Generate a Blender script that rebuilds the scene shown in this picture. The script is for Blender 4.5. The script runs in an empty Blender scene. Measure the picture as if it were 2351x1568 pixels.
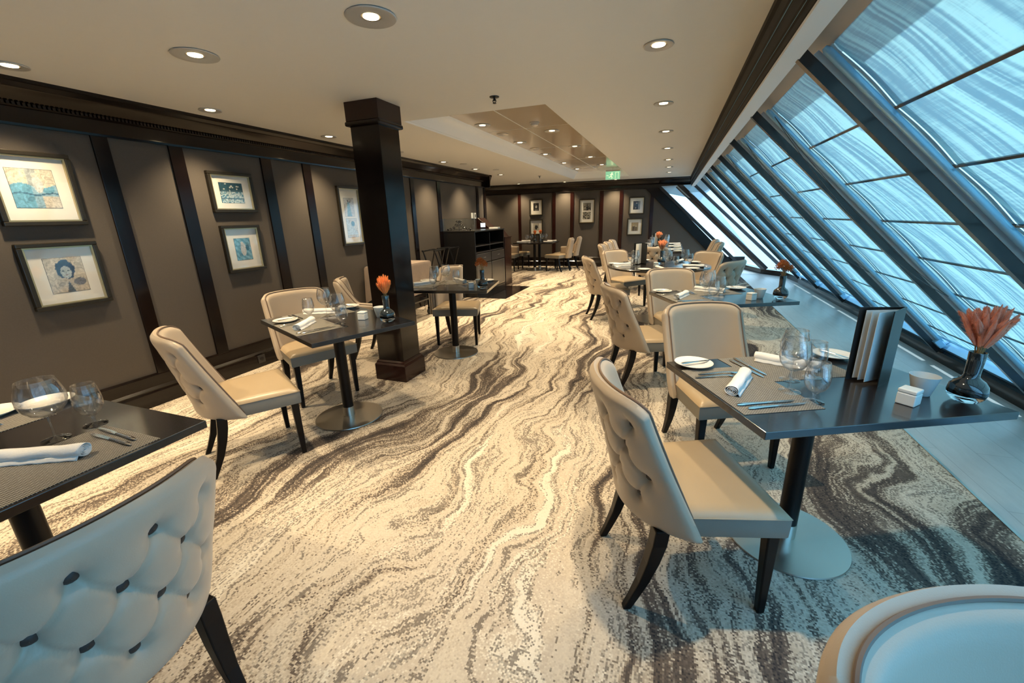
import bpy, bmesh, math, random
from math import pi, sin, cos, radians, sqrt, exp
from mathutils import Vector, Matrix
random.seed(7)
SC = bpy.context.scene
COL = SC.collection

# ---------------------------------------------------------------- camera, world, sun, exposure
cam_d = bpy.data.cameras.new('camera'); cam = bpy.data.objects.new('camera', cam_d); COL.objects.link(cam)
Rw = [[0.9378, 0.0748, -0.3391], [0.3462, -0.2764, 0.8965], [-0.0267, -0.9581, -0.2851]]
cx_ = Vector((Rw[0][0], Rw[1][0], Rw[2][0])); cy_ = -Vector((Rw[0][1], Rw[1][1], Rw[2][1])); cz_ = -Vector((Rw[0][2], Rw[1][2], Rw[2][2]))
cz_.normalize(); cx_ = (cx_ - cx_.dot(cz_) * cz_).normalized(); cy_ = cz_.cross(cx_)
M = Matrix.Identity(4)
for i in range(3):
    M[i][0] = cx_[i]; M[i][1] = cy_[i]; M[i][2] = cz_[i]
M[0][3], M[1][3], M[2][3] = 0, 0, 1.42
cam.matrix_world = M
cam_d.sensor_fit = 'HORIZONTAL'; cam_d.sensor_width = 36; cam_d.lens = 956.9 / 2351 * 36
cam_d.clip_start = 0.02; cam_d.clip_end = 200
SC.camera = cam
SC.view_settings.view_transform = 'Standard'; SC.view_settings.look = 'None'
SC.view_settings.gamma = 1; SC.view_settings.use_curve_mapping = False
SC.view_settings.exposure = 0.16
SC.cycles.max_bounces = 7; SC.cycles.diffuse_bounces = 4; SC.cycles.glossy_bounces = 4
SC.cycles.transmission_bounces = 6; SC.cycles.transparent_max_bounces = 24
SC.cycles.sample_clamp_indirect = 6; SC.cycles.caustics_reflective = False; SC.cycles.caustics_refractive = False
SC.cycles.use_light_tree = True

W = bpy.data.worlds.new('world'); SC.world = W; W.use_nodes = True
wn = W.node_tree.nodes; wl = W.node_tree.links
bg = wn['Background']; bg.inputs[0].default_value = (0.43, 0.77, 1.0, 1); bg.inputs[1].default_value = 2.5

sd = bpy.data.lights.new('sun', 'SUN'); sun = bpy.data.objects.new('sun', sd); COL.objects.link(sun)
sd.energy = 5.5; sd.angle = radians(1.0); sd.color = (0.80, 0.94, 1.0)
sun.rotation_euler = Vector((-0.50, -0.38, -0.80)).to_track_quat('-Z', 'Y').to_euler()
sun.location = (8, 6, 10)

LAMP_COL = (1.0, 0.77, 0.47)
LAMP_W = 115

# ---------------------------------------------------------------- materials
def mat(name, col=(0.5, 0.5, 0.5), rough=0.5, metal=0.0, spec=0.5, coat=0.0, noise=0.0, nscale=20, bump=0.0, bscale=200, sheen=0.0, trans=0.0, ior=1.45, emit=None, es=1.0):
    m = bpy.data.materials.new(name); m.use_nodes = True
    n = m.node_tree.nodes; l = m.node_tree.links; p = n['Principled BSDF']
    p.inputs['Base Color'].default_value = (*col, 1); p.inputs['Roughness'].default_value = rough
    p.inputs['Metallic'].default_value = metal; p.inputs['Specular IOR Level'].default_value = spec
    p.inputs['Coat Weight'].default_value = coat; p.inputs['Coat Roughness'].default_value = 0.1
    p.inputs['Sheen Weight'].default_value = sheen; p.inputs['Transmission Weight'].default_value = trans
    p.inputs['IOR'].default_value = ior
    if emit: p.inputs['Emission Color'].default_value = (*emit, 1); p.inputs['Emission Strength'].default_value = es
    tc = n.new('ShaderNodeTexCoord')
    nt = n.new('ShaderNodeTexNoise'); nt.inputs['Scale'].default_value = nscale; nt.inputs['Detail'].default_value = 4
    l.new(tc.outputs['Object'], nt.inputs['Vector'])
    mx = n.new('ShaderNodeMix'); mx.data_type = 'RGBA'
    mx.inputs[6].default_value = (*[c * (1 - noise) for c in col], 1); mx.inputs[7].default_value = (*[min(1, c * (1 + noise)) for c in col], 1)
    l.new(nt.outputs['Fac'], mx.inputs[0]); l.new(mx.outputs[2], p.inputs['Base Color'])
    if bump:
        nb = n.new('ShaderNodeTexNoise'); nb.inputs['Scale'].default_value = bscale; nb.inputs['Detail'].default_value = 3
        l.new(tc.outputs['Object'], nb.inputs['Vector'])
        b = n.new('ShaderNodeBump'); b.inputs['Strength'].default_value = bump; b.inputs['Distance'].default_value = 0.002
        l.new(nb.outputs['Fac'], b.inputs['Height']); l.new(b.outputs[0], p.inputs['Normal'])
    return m

MT = {}
MT['wood'] = mat('espresso_wood', (0.0055, 0.0026, 0.0022), 0.20, spec=0.35, coat=0.2, noise=0.5, nscale=6)
MT['wood_red'] = mat('mahogany_wood', (0.020, 0.005, 0.0035), 0.22, spec=0.35, coat=0.25, noise=0.5, nscale=6)
MT['leg'] = mat('dark_leg_wood', (0.0045, 0.0035, 0.004), 0.35, spec=0.25, noise=0.3)
MT['band'] = mat('grey_leather_band', (0.215, 0.205, 0.180), 0.36, noise=0.05, nscale=8, bump=0.1, bscale=350)
MT['ceil'] = mat('cream_ceiling_paint', (0.84, 0.83, 0.78), 0.55, noise=0.01, bump=0.1, bscale=80)
MT['ceil_gloss'] = mat('glossy_ceiling_panel', (0.58, 0.49, 0.37), 0.16, coat=0.3, noise=0.03, nscale=3)
MT['mold'] = mat('white_moulding', (0.86, 0.88, 0.88), 0.35)
MT['panel'] = mat('taupe_wall_fabric', (0.078, 0.066, 0.055), 0.85, noise=0.12, nscale=120, bump=0.4, bscale=500)
MT['leather'] = mat('taupe_leather', (0.385, 0.295, 0.190), 0.31, spec=0.5, noise=0.05, nscale=8, bump=0.12, bscale=350)
MT['back'] = mat('pale_back_leather', (0.43, 0.35, 0.265), 0.40, spec=0.45, sheen=0.15, noise=0.04, nscale=8, bump=0.1, bscale=350)
MT['piping'] = mat('brown_piping', (0.16, 0.11, 0.08), 0.5)
MT['button'] = mat('dark_button', (0.035, 0.026, 0.024), 0.5)
MT['table'] = mat('dark_laminate', (0.012, 0.010, 0.011), 0.27, spec=0.9, coat=0.8, noise=0.2, nscale=10)
MT['steel'] = mat('brushed_steel', (0.52, 0.50, 0.46), 0.28, metal=1.0, noise=0.08, nscale=4)
MT['chrome'] = mat('polished_cutlery', (0.80, 0.80, 0.80), 0.14, metal=1.0)
MT['white'] = mat('white_china', (0.82, 0.80, 0.76), 0.15, coat=0.4)
MT['ceram'] = mat('matte_white_ceramic', (0.74, 0.76, 0.74), 0.5)
MT['linen'] = mat('white_linen', (0.80, 0.79, 0.77), 0.85, bump=0.5, bscale=150, sheen=0.2)
MT['cover'] = mat('black_cover', (0.008, 0.009, 0.010), 0.35)
MT['paper'] = mat('white_paper', (0.78, 0.79, 0.78), 0.7)
MT['frame'] = mat('dark_bronze_frame', (0.026, 0.022, 0.016), 0.30, metal=0.3, noise=0.3, nscale=40)
MT['gold'] = mat('gilt_frame_lip', (0.52, 0.42, 0.24), 0.3, metal=0.8)
MT['mount'] = mat('cream_mount_board', (0.92, 0.88, 0.80), 0.8)
MT['curtain'] = mat('taupe_tablecloth', (0.30, 0.235, 0.19), 0.9, noise=0.1, bump=0.3)
MT['black'] = mat('black_lacquer', (0.008, 0.008, 0.009), 0.3, coat=0.3)
MT['drawer'] = mat('charcoal_front', (0.035, 0.033, 0.034), 0.3, coat=0.4)
MT['tile'] = mat('black_floor_tile', (0.012, 0.010, 0.010), 0.12, coat=0.5)
MT['sky_tinted_metal'] = mat('window_aluminium', (0.36, 0.68, 0.95), 0.24, metal=0.3, coat=0.4)  # blue of the sky's light put into the aluminium's own colour
MT['mullion'] = mat('dark_mullion_paint', (0.022, 0.022, 0.026), 0.25, coat=0.5)
MT['grayframe'] = mat('grey_window_lining', (0.50, 0.53, 0.55), 0.45)
MT['header'] = mat('taupe_window_header', (0.50, 0.44, 0.38), 0.6)
MT['sprink'] = mat('dark_sprinkler_metal', (0.03, 0.035, 0.035), 0.4, metal=0.5)
MT['trimw'] = mat('lamp_trim', (0.62, 0.60, 0.56), 0.3, metal=0.3)
MT['lamp'] = mat('lamp_glow', (1, 1, 1), 0.5, emit=(1.0, 0.80, 0.48), es=9)
MT['exit'] = mat('exit_sign_green', (0.1, 0.4, 0.25), 0.4, emit=(0.40, 0.85, 0.50), es=0.55)
MT['exitw'] = mat('exit_sign_pictogram', (0.8, 0.9, 0.6), 0.4, emit=(0.95, 1.0, 0.55), es=1.1)
MT['screen'] = mat('lit_screen', (0.5, 0.7, 1.0), 0.4, emit=(0.75, 0.88, 1.0), es=1.3)
MT['plum_c'] = mat('coral_plume', (0.92, 0.33, 0.20), 0.9, noise=0.2, nscale=60, sheen=0.4)
MT['plum_o'] = mat('orange_plume', (0.95, 0.30, 0.06), 0.9, noise=0.2, nscale=60, sheen=0.4)
MT['plum_p'] = mat('peach_plume', (0.95, 0.40, 0.20), 0.9, noise=0.2, nscale=60, sheen=0.4)
MT['rust'] = mat('rust_seed_heads', (0.50, 0.14, 0.03), 0.8, noise=0.5, nscale=90)
MT['stem'] = mat('dry_stem', (0.40, 0.25, 0.10), 0.8)
MT['rubber'] = mat('black_rubber', (0.01, 0.01, 0.01), 0.6)

def thin_glass(name, tint=(1, 1, 1), gl=0.10, edge=0.75, rough=0.02, milk=0.0):
    m = bpy.data.materials.new(name); m.use_nodes = True; n = m.node_tree.nodes; l = m.node_tree.links; n.clear()
    o = n.new('ShaderNodeOutputMaterial'); t = n.new('ShaderNodeBsdfTransparent'); t.inputs[0].default_value = (*tint, 1)
    g = n.new('ShaderNodeBsdfGlossy'); g.inputs['Roughness'].default_value = rough
    lw = n.new('ShaderNodeLayerWeight'); lw.inputs[0].default_value = 0.35
    mr = n.new('ShaderNodeMapRange'); mr.inputs['From Min'].default_value = 0; mr.inputs['From Max'].default_value = 1
    mr.inputs['To Min'].default_value = gl; mr.inputs['To Max'].default_value = edge
    l.new(lw.outputs['Facing'], mr.inputs['Value'])
    mx = n.new('ShaderNodeMixShader'); l.new(mr.outputs[0], mx.inputs[0]); l.new(t.outputs[0], mx.inputs[1]); l.new(g.outputs[0], mx.inputs[2])
    if milk:
        tr = n.new('ShaderNodeBsdfTranslucent'); tr.inputs[0].default_value = (0.95, 0.98, 1, 1); df = n.new('ShaderNodeBsdfDiffuse'); df.inputs[0].default_value = (0.9, 0.95, 1, 1)
        a1 = n.new('ShaderNodeMixShader'); l.new(tr.outputs[0], a1.inputs[1]); l.new(df.outputs[0], a1.inputs[2])
        a2 = n.new('ShaderNodeMixShader'); a2.inputs[0].default_value = milk; l.new(mx.outputs[0], a2.inputs[1]); l.new(a1.outputs[0], a2.inputs[2]); mx = a2
    l.new(mx.outputs[0], o.inputs[0]); return m
MT['glass'] = thin_glass('clear_stemware_glass', (0.995, 0.998, 1.0), 0.035, 0.7, milk=0.008)
MT['pane'] = thin_glass('window_glass', (0.93, 0.97, 0.98), 0.04, 0.35)
MT['picglass'] = thin_glass('picture_glass', (0.97, 0.98, 0.98), 0.10, 0.5, 0.05)
MT['smoke'] = mat('smoky_glass', (0.012, 0.02, 0.026), 0.06, coat=1.0, spec=0.8)
MT['clearbase'] = mat('thick_clear_glass', (0.97, 0.99, 1.0), 0.02, trans=1.0, ior=1.47)
MT['frost'] = mat('frosted_glass', (0.90, 0.93, 0.92), 0.5, trans=0.25, ior=1.3)

def m_carpet():
    m = bpy.data.materials.new('strata_carpet'); m.use_nodes = True; n = m.node_tree.nodes; l = m.node_tree.links; p = n['Principled BSDF']
    p.inputs['Roughness'].default_value = 0.95; p.inputs['Specular IOR Level'].default_value = 0.1
    tc = n.new('ShaderNodeTexCoord')
    sn = n.new('ShaderNodeVectorMath'); sn.operation = 'SNAP'; sn.inputs[1].default_value = (0.0065, 0.0065, 1)
    l.new(tc.outputs['Object'], sn.inputs[0])
    sep = n.new('ShaderNodeSeparateXYZ'); l.new(sn.outputs[0], sep.inputs[0])
    def math_(op, a, b=None, c=None):
        x = n.new('ShaderNodeMath'); x.operation = op
        for i, v in enumerate((a, b, c)):
            if v is None: continue
            if isinstance(v, (int, float)): x.inputs[i].default_value = v
            else: l.new(v, x.inputs[i])
        return x.outputs[0]
    def noise(vec, scale, detail=3, rough=0.55, sx=1.0, sy=1.0):
        mp = n.new('ShaderNodeMapping'); mp.inputs['Scale'].default_value = (sx, sy, 1); l.new(vec, mp.inputs['Vector'])
        t = n.new('ShaderNodeTexNoise'); t.inputs['Scale'].default_value = scale; t.inputs['Detail'].default_value = detail; t.inputs['Roughness'].default_value = rough
        l.new(mp.outputs[0], t.inputs['Vector']); return t.outputs['Fac']
    P = sn.outputs[0]
    w1 = noise(P, 0.6, 2, sy=0.8); w2 = noise(P, 2.6, 2); w3 = noise(P, 9, 2); w4 = noise(P, 110, 1)
    x = math_('ADD', sep.outputs['X'], math_('MULTIPLY', math_('SUBTRACT', w1, 0.5), 1.5))
    x = math_('ADD', x, math_('MULTIPLY', math_('SUBTRACT', w2, 0.5), 0.20))
    x = math_('ADD', x, math_('MULTIPLY', math_('SUBTRACT', w3, 0.5), 0.05))
    x = math_('ADD', x, math_('MULTIPLY', math_('SUBTRACT', w4, 0.5), 0.022))
    cb = n.new('ShaderNodeCombineXYZ'); l.new(x, cb.inputs[0]); l.new(sep.outputs['Y'], cb.inputs[1])
    Q = cb.outputs[0]
    a = noise(Q, 1.0, 7, 0.68, 9.5, 0.30)      # bands
    b = noise(Q, 1.0, 3, 0.5, 1.6, 0.35)       # where the dark ones gather
    c = noise(Q, 1.0, 4, 0.6, 15.0, 0.50)      # thin lines
    g = noise(P, 150, 1)                        # speckle
    v = math_('ADD', a, math_('MULTIPLY', math_('SUBTRACT', b, 0.5), 0.75))
    v = math_('ADD', v, math_('MULTIPLY', math_('SUBTRACT', g, 0.5), 0.30))
    r = n.new('ShaderNodeValToRGB'); e = r.color_ramp.elements
    e[0].position = 0.325; e[0].color = (0.040, 0.036, 0.038, 1)
    e[1].position = 0.375; e[1].color = (0.085, 0.070, 0.062, 1)
    for ps, cl in ((0.435, (0.15, 0.12, 0.098, 1)), (0.465, (0.44, 0.37, 0.29, 1)), (0.54, (0.62, 0.55, 0.45, 1)), (0.62, (0.50, 0.43, 0.35, 1)), (0.66, (0.68, 0.62, 0.52, 1)), (0.80, (0.74, 0.69, 0.60, 1))):
        k = e.new(ps); k.color = cl
    l.new(v, r.inputs[0])
    ln = math_('ABSOLUTE', math_('SUBTRACT', math_('ADD', c, math_('MULTIPLY', math_('SUBTRACT', g, 0.5), 0.05)), 0.5))
    lr = n.new('ShaderNodeMapRange'); lr.inputs['From Min'].default_value = 0.007; lr.inputs['From Max'].default_value = 0.016
    lr.inputs['To Min'].default_value = 0.75; lr.inputs['To Max'].default_value = 0.0; l.new(ln, lr.inputs['Value'])
    ln2 = math_('ABSOLUTE', math_('SUBTRACT', math_('ADD', a, math_('MULTIPLY', math_('SUBTRACT', g, 0.5), 0.04)), 0.56))
    lr2 = n.new('ShaderNodeMapRange'); lr2.inputs['From Min'].default_value = 0.004; lr2.inputs['From Max'].default_value = 0.010
    lr2.inputs['To Min'].default_value = 0.6; lr2.inputs['To Max'].default_value = 0.0; l.new(ln2, lr2.inputs['Value'])
    mx = n.new('ShaderNodeMix'); mx.data_type = 'RGBA'; mx.inputs[7].default_value = (0.10, 0.082, 0.072, 1)
    l.new(math_('MAXIMUM', lr.outputs[0], lr2.outputs[0]), mx.inputs[0]); l.new(r.outputs[0], mx.inputs[6])
    l.new(mx.outputs[2], p.inputs['Base Color'])
    bp = n.new('ShaderNodeBump'); bp.inputs['Strength'].default_value = 0.5; bp.inputs['Distance'].default_value = 0.003
    l.new(g, bp.inputs['Height']); l.new(bp.outputs[0], p.inputs['Normal'])
    return m
MT['carpet'] = m_carpet()

def m_plank():
    m = bpy.data.materials.new('grey_wood_floor'); m.use_nodes = True; n = m.node_tree.nodes; l = m.node_tree.links; p = n['Principled BSDF']
    p.inputs['Roughness'].default_value = 0.33; p.inputs['Coat Weight'].default_value = 0.4; p.inputs['Coat Roughness'].default_value = 0.25
    tc = n.new('ShaderNodeTexCoord'); mp = n.new('ShaderNodeMapping'); mp.inputs['Scale'].default_value = (6, 1.2, 1); l.new(tc.outputs['Object'], mp.inputs['Vector'])
    nt = n.new('ShaderNodeTexNoise'); nt.inputs['Scale'].default_value = 3; nt.inputs['Detail'].default_value = 8; nt.inputs['Roughness'].default_value = 0.7; l.new(mp.outputs[0], nt.inputs['Vector'])
    br = n.new('ShaderNodeTexBrick'); mp2 = n.new('ShaderNodeMapping'); mp2.inputs['Rotation'].default_value = (0, 0, pi / 2); l.new(tc.outputs['Object'], mp2.inputs['Vector']); l.new(mp2.outputs[0], br.inputs['Vector'])
    br.inputs['Scale'].default_value = 1.0; br.inputs['Brick Width'].default_value = 1.2; br.inputs['Row Height'].default_value = 0.18; br.inputs['Mortar Size'].default_value = 0.0025
    br.inputs['Color1'].default_value = (0.42, 0.42, 0.41, 1); br.inputs['Color2'].default_value = (0.46, 0.455, 0.44, 1); br.inputs['Mortar'].default_value = (0.34, 0.33, 0.32, 1)
    mr = n.new('ShaderNodeMapRange'); mr.inputs['To Min'].default_value = 0.75; mr.inputs['To Max'].default_value = 1.2; l.new(nt.outputs['Fac'], mr.inputs['Value'])
    mx = n.new('ShaderNodeMix'); mx.data_type = 'RGBA'; mx.blend_type = 'MULTIPLY'; mx.inputs[0].default_value = 1
    l.new(br.outputs['Color'], mx.inputs[6]); l.new(mr.outputs[0], mx.inputs[7]); l.new(mx.outputs[2], p.inputs['Base Color'])
    return m
MT['plank'] = m_plank()

def m_blind(name, cola, colb, streak=True):
    m = bpy.data.materials.new(name); m.use_nodes = True; n = m.node_tree.nodes; l = m.node_tree.links; n.clear()
    o = n.new('ShaderNodeOutputMaterial'); t = n.new('ShaderNodeBsdfTranslucent'); d = n.new('ShaderNodeBsdfDiffuse')
    tc = n.new('ShaderNodeTexCoord'); sp = n.new('ShaderNodeSeparateXYZ'); l.new(tc.outputs['Object'], sp.inputs[0])
    # sun and shade streaks put into the cloth colour, waving down the slope
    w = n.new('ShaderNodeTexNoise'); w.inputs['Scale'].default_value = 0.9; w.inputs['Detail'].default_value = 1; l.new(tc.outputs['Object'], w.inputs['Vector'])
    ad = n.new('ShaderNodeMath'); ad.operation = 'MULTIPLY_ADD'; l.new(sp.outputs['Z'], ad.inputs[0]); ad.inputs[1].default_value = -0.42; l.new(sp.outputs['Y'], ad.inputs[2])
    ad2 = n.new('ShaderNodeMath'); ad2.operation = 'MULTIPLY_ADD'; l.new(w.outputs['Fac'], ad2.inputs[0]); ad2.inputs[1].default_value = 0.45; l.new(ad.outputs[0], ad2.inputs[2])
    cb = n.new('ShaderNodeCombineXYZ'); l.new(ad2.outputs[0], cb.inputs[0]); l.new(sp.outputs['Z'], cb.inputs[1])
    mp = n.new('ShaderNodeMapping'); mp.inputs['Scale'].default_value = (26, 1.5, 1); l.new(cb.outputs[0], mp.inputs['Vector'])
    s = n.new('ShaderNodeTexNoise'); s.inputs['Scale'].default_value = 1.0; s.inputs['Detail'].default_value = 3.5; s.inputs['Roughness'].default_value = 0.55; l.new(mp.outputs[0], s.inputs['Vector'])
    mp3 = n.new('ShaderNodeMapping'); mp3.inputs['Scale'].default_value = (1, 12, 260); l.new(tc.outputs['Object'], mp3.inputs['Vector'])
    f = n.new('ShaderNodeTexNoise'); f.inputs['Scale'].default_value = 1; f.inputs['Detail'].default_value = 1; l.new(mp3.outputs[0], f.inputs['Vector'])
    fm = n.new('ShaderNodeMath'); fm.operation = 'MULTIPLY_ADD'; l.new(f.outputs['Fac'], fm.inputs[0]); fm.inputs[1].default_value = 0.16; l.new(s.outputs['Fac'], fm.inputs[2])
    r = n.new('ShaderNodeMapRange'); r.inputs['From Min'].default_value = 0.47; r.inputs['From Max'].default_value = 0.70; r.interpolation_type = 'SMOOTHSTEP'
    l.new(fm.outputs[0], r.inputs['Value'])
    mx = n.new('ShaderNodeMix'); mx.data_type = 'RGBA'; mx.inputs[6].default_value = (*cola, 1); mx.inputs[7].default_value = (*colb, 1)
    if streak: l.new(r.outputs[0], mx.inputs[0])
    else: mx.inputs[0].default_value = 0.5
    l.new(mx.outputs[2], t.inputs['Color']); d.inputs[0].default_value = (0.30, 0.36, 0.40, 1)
    ms = n.new('ShaderNodeAddShader'); l.new(t.outputs[0], ms.inputs[0]); l.new(d.outputs[0], ms.inputs[1])
    l.new(ms.outputs[0], o.inputs[0]); return m
MT['blind'] = m_blind('sun_streaked_teal_cloth', (0.070, 0.145, 0.185), (0.200, 0.310, 0.310))
MT['sheer'] = m_blind('sheer_screen_cloth', (0.34, 0.41, 0.47), (0.38, 0.45, 0.52), False)
MT['pale'] = m_blind('unseen_fill_light_cloth', (0.34, 0.64, 0.88), (0.38, 0.68, 0.92), False)  # cloth of the unseen bays, brightened to throw blue light inside
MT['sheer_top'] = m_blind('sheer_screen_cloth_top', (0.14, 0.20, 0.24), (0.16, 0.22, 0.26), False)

def m_mat():
    m = mat('woven_placemat', (0.23, 0.20, 0.165), 0.6); n = m.node_tree.nodes; l = m.node_tree.links; p = n['Principled BSDF']
    tc = n.new('ShaderNodeTexCoord'); ck = n.new('ShaderNodeTexBrick'); l.new(tc.outputs['Object'], ck.inputs['Vector'])
    ck.inputs['Scale'].default_value = 1; ck.inputs['Brick Width'].default_value = 0.010; ck.inputs['Row Height'].default_value = 0.0045; ck.inputs['Mortar Size'].default_value = 0.0011
    ck.inputs['Color1'].default_value = (0.37, 0.355, 0.32, 1); ck.inputs['Color2'].default_value = (0.30, 0.285, 0.255, 1); ck.inputs['Mortar'].default_value = (0.05, 0.045, 0.04, 1)
    l.new(ck.outputs['Color'], p.inputs['Base Color']); return m
MT['mat'] = m_mat()

def m_vcol(name):
    m = bpy.data.materials.new(name); m.use_nodes = True; n = m.node_tree.nodes; l = m.node_tree.links; p = n['Principled BSDF']
    a = n.new('ShaderNodeVertexColor'); a.layer_name = 'ink'; p.inputs['Roughness'].default_value = 0.6
    tc = n.new('ShaderNodeTexCoord'); nt = n.new('ShaderNodeTexNoise'); nt.inputs['Scale'].default_value = 34; nt.inputs['Detail'].default_value = 6; nt.inputs['Roughness'].default_value = 0.7; nt.inputs['Distortion'].default_value = 1.2
    l.new(tc.outputs['Object'], nt.inputs['Vector']); mr = n.new('ShaderNodeMapRange'); mr.inputs['From Min'].default_value = 0.3; mr.inputs['From Max'].default_value = 0.7; mr.inputs['To Min'].default_value = 0.45; mr.inputs['To Max'].default_value = 1.35
    l.new(nt.outputs['Fac'], mr.inputs['Value']); mx = n.new('ShaderNodeMix'); mx.data_type = 'RGBA'; mx.blend_type = 'MULTIPLY'; mx.inputs[0].default_value = 1
    l.new(a.outputs[0], mx.inputs[6]); l.new(mr.outputs[0], mx.inputs[7]); l.new(mx.outputs[2], p.inputs['Base Color'])
    return m
MT['ink'] = m_vcol('printed_picture')

# ---------------------------------------------------------------- mesh helpers
class MB:
    def __init__(s): s.v = []; s.f = []
    def add(s, vs, fs, mtx=None):
        o = len(s.v)
        s.v += [tuple(mtx @ Vector(p)) if mtx else tuple(p) for p in vs]
        s.f += [tuple(i + o for i in f) for f in fs]; return s
    def box(s, x0, x1, y0, y1, z0, z1, mtx=None):
        vs = [(x0, y0, z0), (x1, y0, z0), (x1, y1, z0), (x0, y1, z0), (x0, y0, z1), (x1, y0, z1), (x1, y1, z1), (x0, y1, z1)]
        return s.add(vs, [(3, 2, 1, 0), (4, 5, 6, 7), (0, 1, 5, 4), (1, 2, 6, 5), (2, 3, 7, 6), (3, 0, 4, 7)], mtx)
    def hexa(s, b, t, mtx=None):   # bottom 4, top 4 (ccw)
        return s.add(list(b) + list(t), [(3, 2, 1, 0), (4, 5, 6, 7), (0, 1, 5, 4), (1, 2, 6, 5), (2, 3, 7, 6), (3, 0, 4, 7)], mtx)
    def prism(s, prof, axis, a0, a1, mtx=None):  # prof list of 2d ; axis 'x' or 'y' extrude
        n = len(prof)
        if axis == 'y': f = lambda p, a: (p[0], a, p[1])
        elif axis == 'x': f = lambda p, a: (a, p[0], p[1])
        else: f = lambda p, a: (p[0], p[1], a)
        vs = [f(p, a0) for p in prof] + [f(p, a1) for p in prof]
        fs = [tuple(range(n))[::-1], tuple(range(n, 2 * n))] + [(i, (i + 1) % n, (i + 1) % n + n, i + n) for i in range(n)]
        return s.add(vs, fs, mtx)
    def lathe(s, prof, n=24, mtx=None, cap=True):
        vs = []; fs = []
        for r, z in prof:
            for k in range(n): a = 2 * pi * k / n; vs.append((r * cos(a), r * sin(a), z))
        for i in range(len(prof) - 1):
            for k in range(n):
                k2 = (k + 1) % n; fs.append((i * n + k, i * n + k2, (i + 1) * n + k2, (i + 1) * n + k))
        if cap: fs.append(tuple(range(n))[::-1]); fs.append(tuple((len(prof) - 1) * n + k for k in range(n)))
        return s.add(vs, fs, mtx)
    def tube(s, pts, r, n=8, mtx=None, flat=1.0):
        pts = [Vector(p) for p in pts]; m = len(pts); vs = []; fs = []
        rr = r if isinstance(r, (list, tuple)) else [r] * m
        up = None
        for i, p in enumerate(pts):
            t = (pts[min(i + 1, m - 1)] - pts[max(i - 1, 0)]).normalized()
            if up is None: up = Vector((0, 0, 1)) if abs(t.z) < 0.9 else Vector((1, 0, 0))
            a = t.cross(up).normalized(); b = a.cross(t).normalized(); up = b
            for k in range(n):
                w = 2 * pi * k / n; vs.append(p + a * cos(w) * rr[i] + b * sin(w) * rr[i] * flat)
        for i in range(m - 1):
            for k in range(n): k2 = (k + 1) % n; fs.append((i * n + k, i * n + k2, (i + 1) * n + k2, (i + 1) * n + k))
        fs.append(tuple(range(n))[::-1]); fs.append(tuple((m - 1) * n + k for k in range(n)))
        return s.add(vs, fs, mtx)
    def grid(s, fn, nu, nv, mtx=None, flip=False):
        vs = [fn(i / nu, j / nv) for j in range(nv + 1) for i in range(nu + 1)]; fs = []
        for j in range(nv):
            for i in range(nu):
                a = j * (nu + 1) + i; q = (a, a + 1, a + nu + 2, a + nu + 1); fs.append(q[::-1] if flip else q)
        return s.add(vs, fs, mtx)
    def build(s, name, m, parent=None, smooth=False, bevel=0.0, loc=None, seg=2, angle=40):
        me = bpy.data.meshes.new(name); me.from_pydata([tuple(v) for v in s.v], [], s.f); me.update()
        bm = bmesh.new(); bm.from_mesh(me); bmesh.ops.recalc_face_normals(bm, faces=bm.faces); bm.to_mesh(me); bm.free()
        me.materials.append(m)
        if smooth:
            for p in me.polygons: p.use_smooth = True
            if angle < 180: me.set_sharp_from_angle(angle=radians(angle))
        o = bpy.data.objects.new(name, me); COL.objects.link(o)
        if parent: o.parent = parent
        if loc is not None: o.location = loc
        if bevel:
            b = o.modifiers.new('bevel', 'BEVEL'); b.width = bevel; b.segments = seg; b.limit_method = 'ANGLE'; b.angle_limit = radians(35)
        return o
def tag(o, label=None, cat=None, group=None, kind=None):
    if label: o['label'] = label
    if cat: o['category'] = cat
    if group: o['group'] = group
    if kind: o['kind'] = kind
    return o
def struct(o): o['kind'] = 'structure'; return o
def empty(name, loc=(0, 0, 0), rz=0.0):
    o = bpy.data.objects.new(name, None); COL.objects.link(o); o.location = loc; o.rotation_euler = (0, 0, rz); o.empty_display_size = 0.05; return o
KIDS = {}
def copy_tree(o, parent=None):
    c = o.copy(); COL.objects.link(c)
    if parent: c.parent = parent
    for ch in list(o.children): copy_tree(ch, c)
    return c
PROTO = {}
def place(key, maker, loc, rz, label, cat, group=None):
    """first call builds the thing, later calls copy it and its parts"""
    if key not in PROTO:
        o = maker(); PROTO[key] = o
    else: o = copy_tree(PROTO[key])
    o.location = loc; o.rotation_euler = (0, 0, rz)
    o['label'] = label; o['category'] = cat
    if group: o['group'] = group
    elif 'group' in o: del o['group']
    return o

# ---------------------------------------------------------------- room shell
XW = -3.94; ZC = 2.32; YW = 8.97; YB = -3.2
def yfar(x): return 12.30 + 0.10 * (x + 2.3)
MB().add([(-7, YB, 0), (1.55, YB, 0), (1.55, 13.2, 0), (-7, 13.2, 0), (-7, YB, -0.06), (1.55, YB, -0.06), (1.55, 13.2, -0.06), (-7, 13.2, -0.06)],
         [(0, 1, 2, 3), (7, 6, 5, 4), (0, 4, 5, 1), (1, 5, 6, 2), (2, 6, 7, 3), (3, 7, 4, 0)]).build('floor', MT['carpet'])['kind'] = 'structure'
struct(MB().box(1.55, 2.75, YB, 13.2, -0.06, 0.0).build('floor_border', MT['plank']))
struct(MB().box(1.543, 1.557, YB, 12.6, -0.01, 0.004).build('trim_1', MT['steel']))
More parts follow.
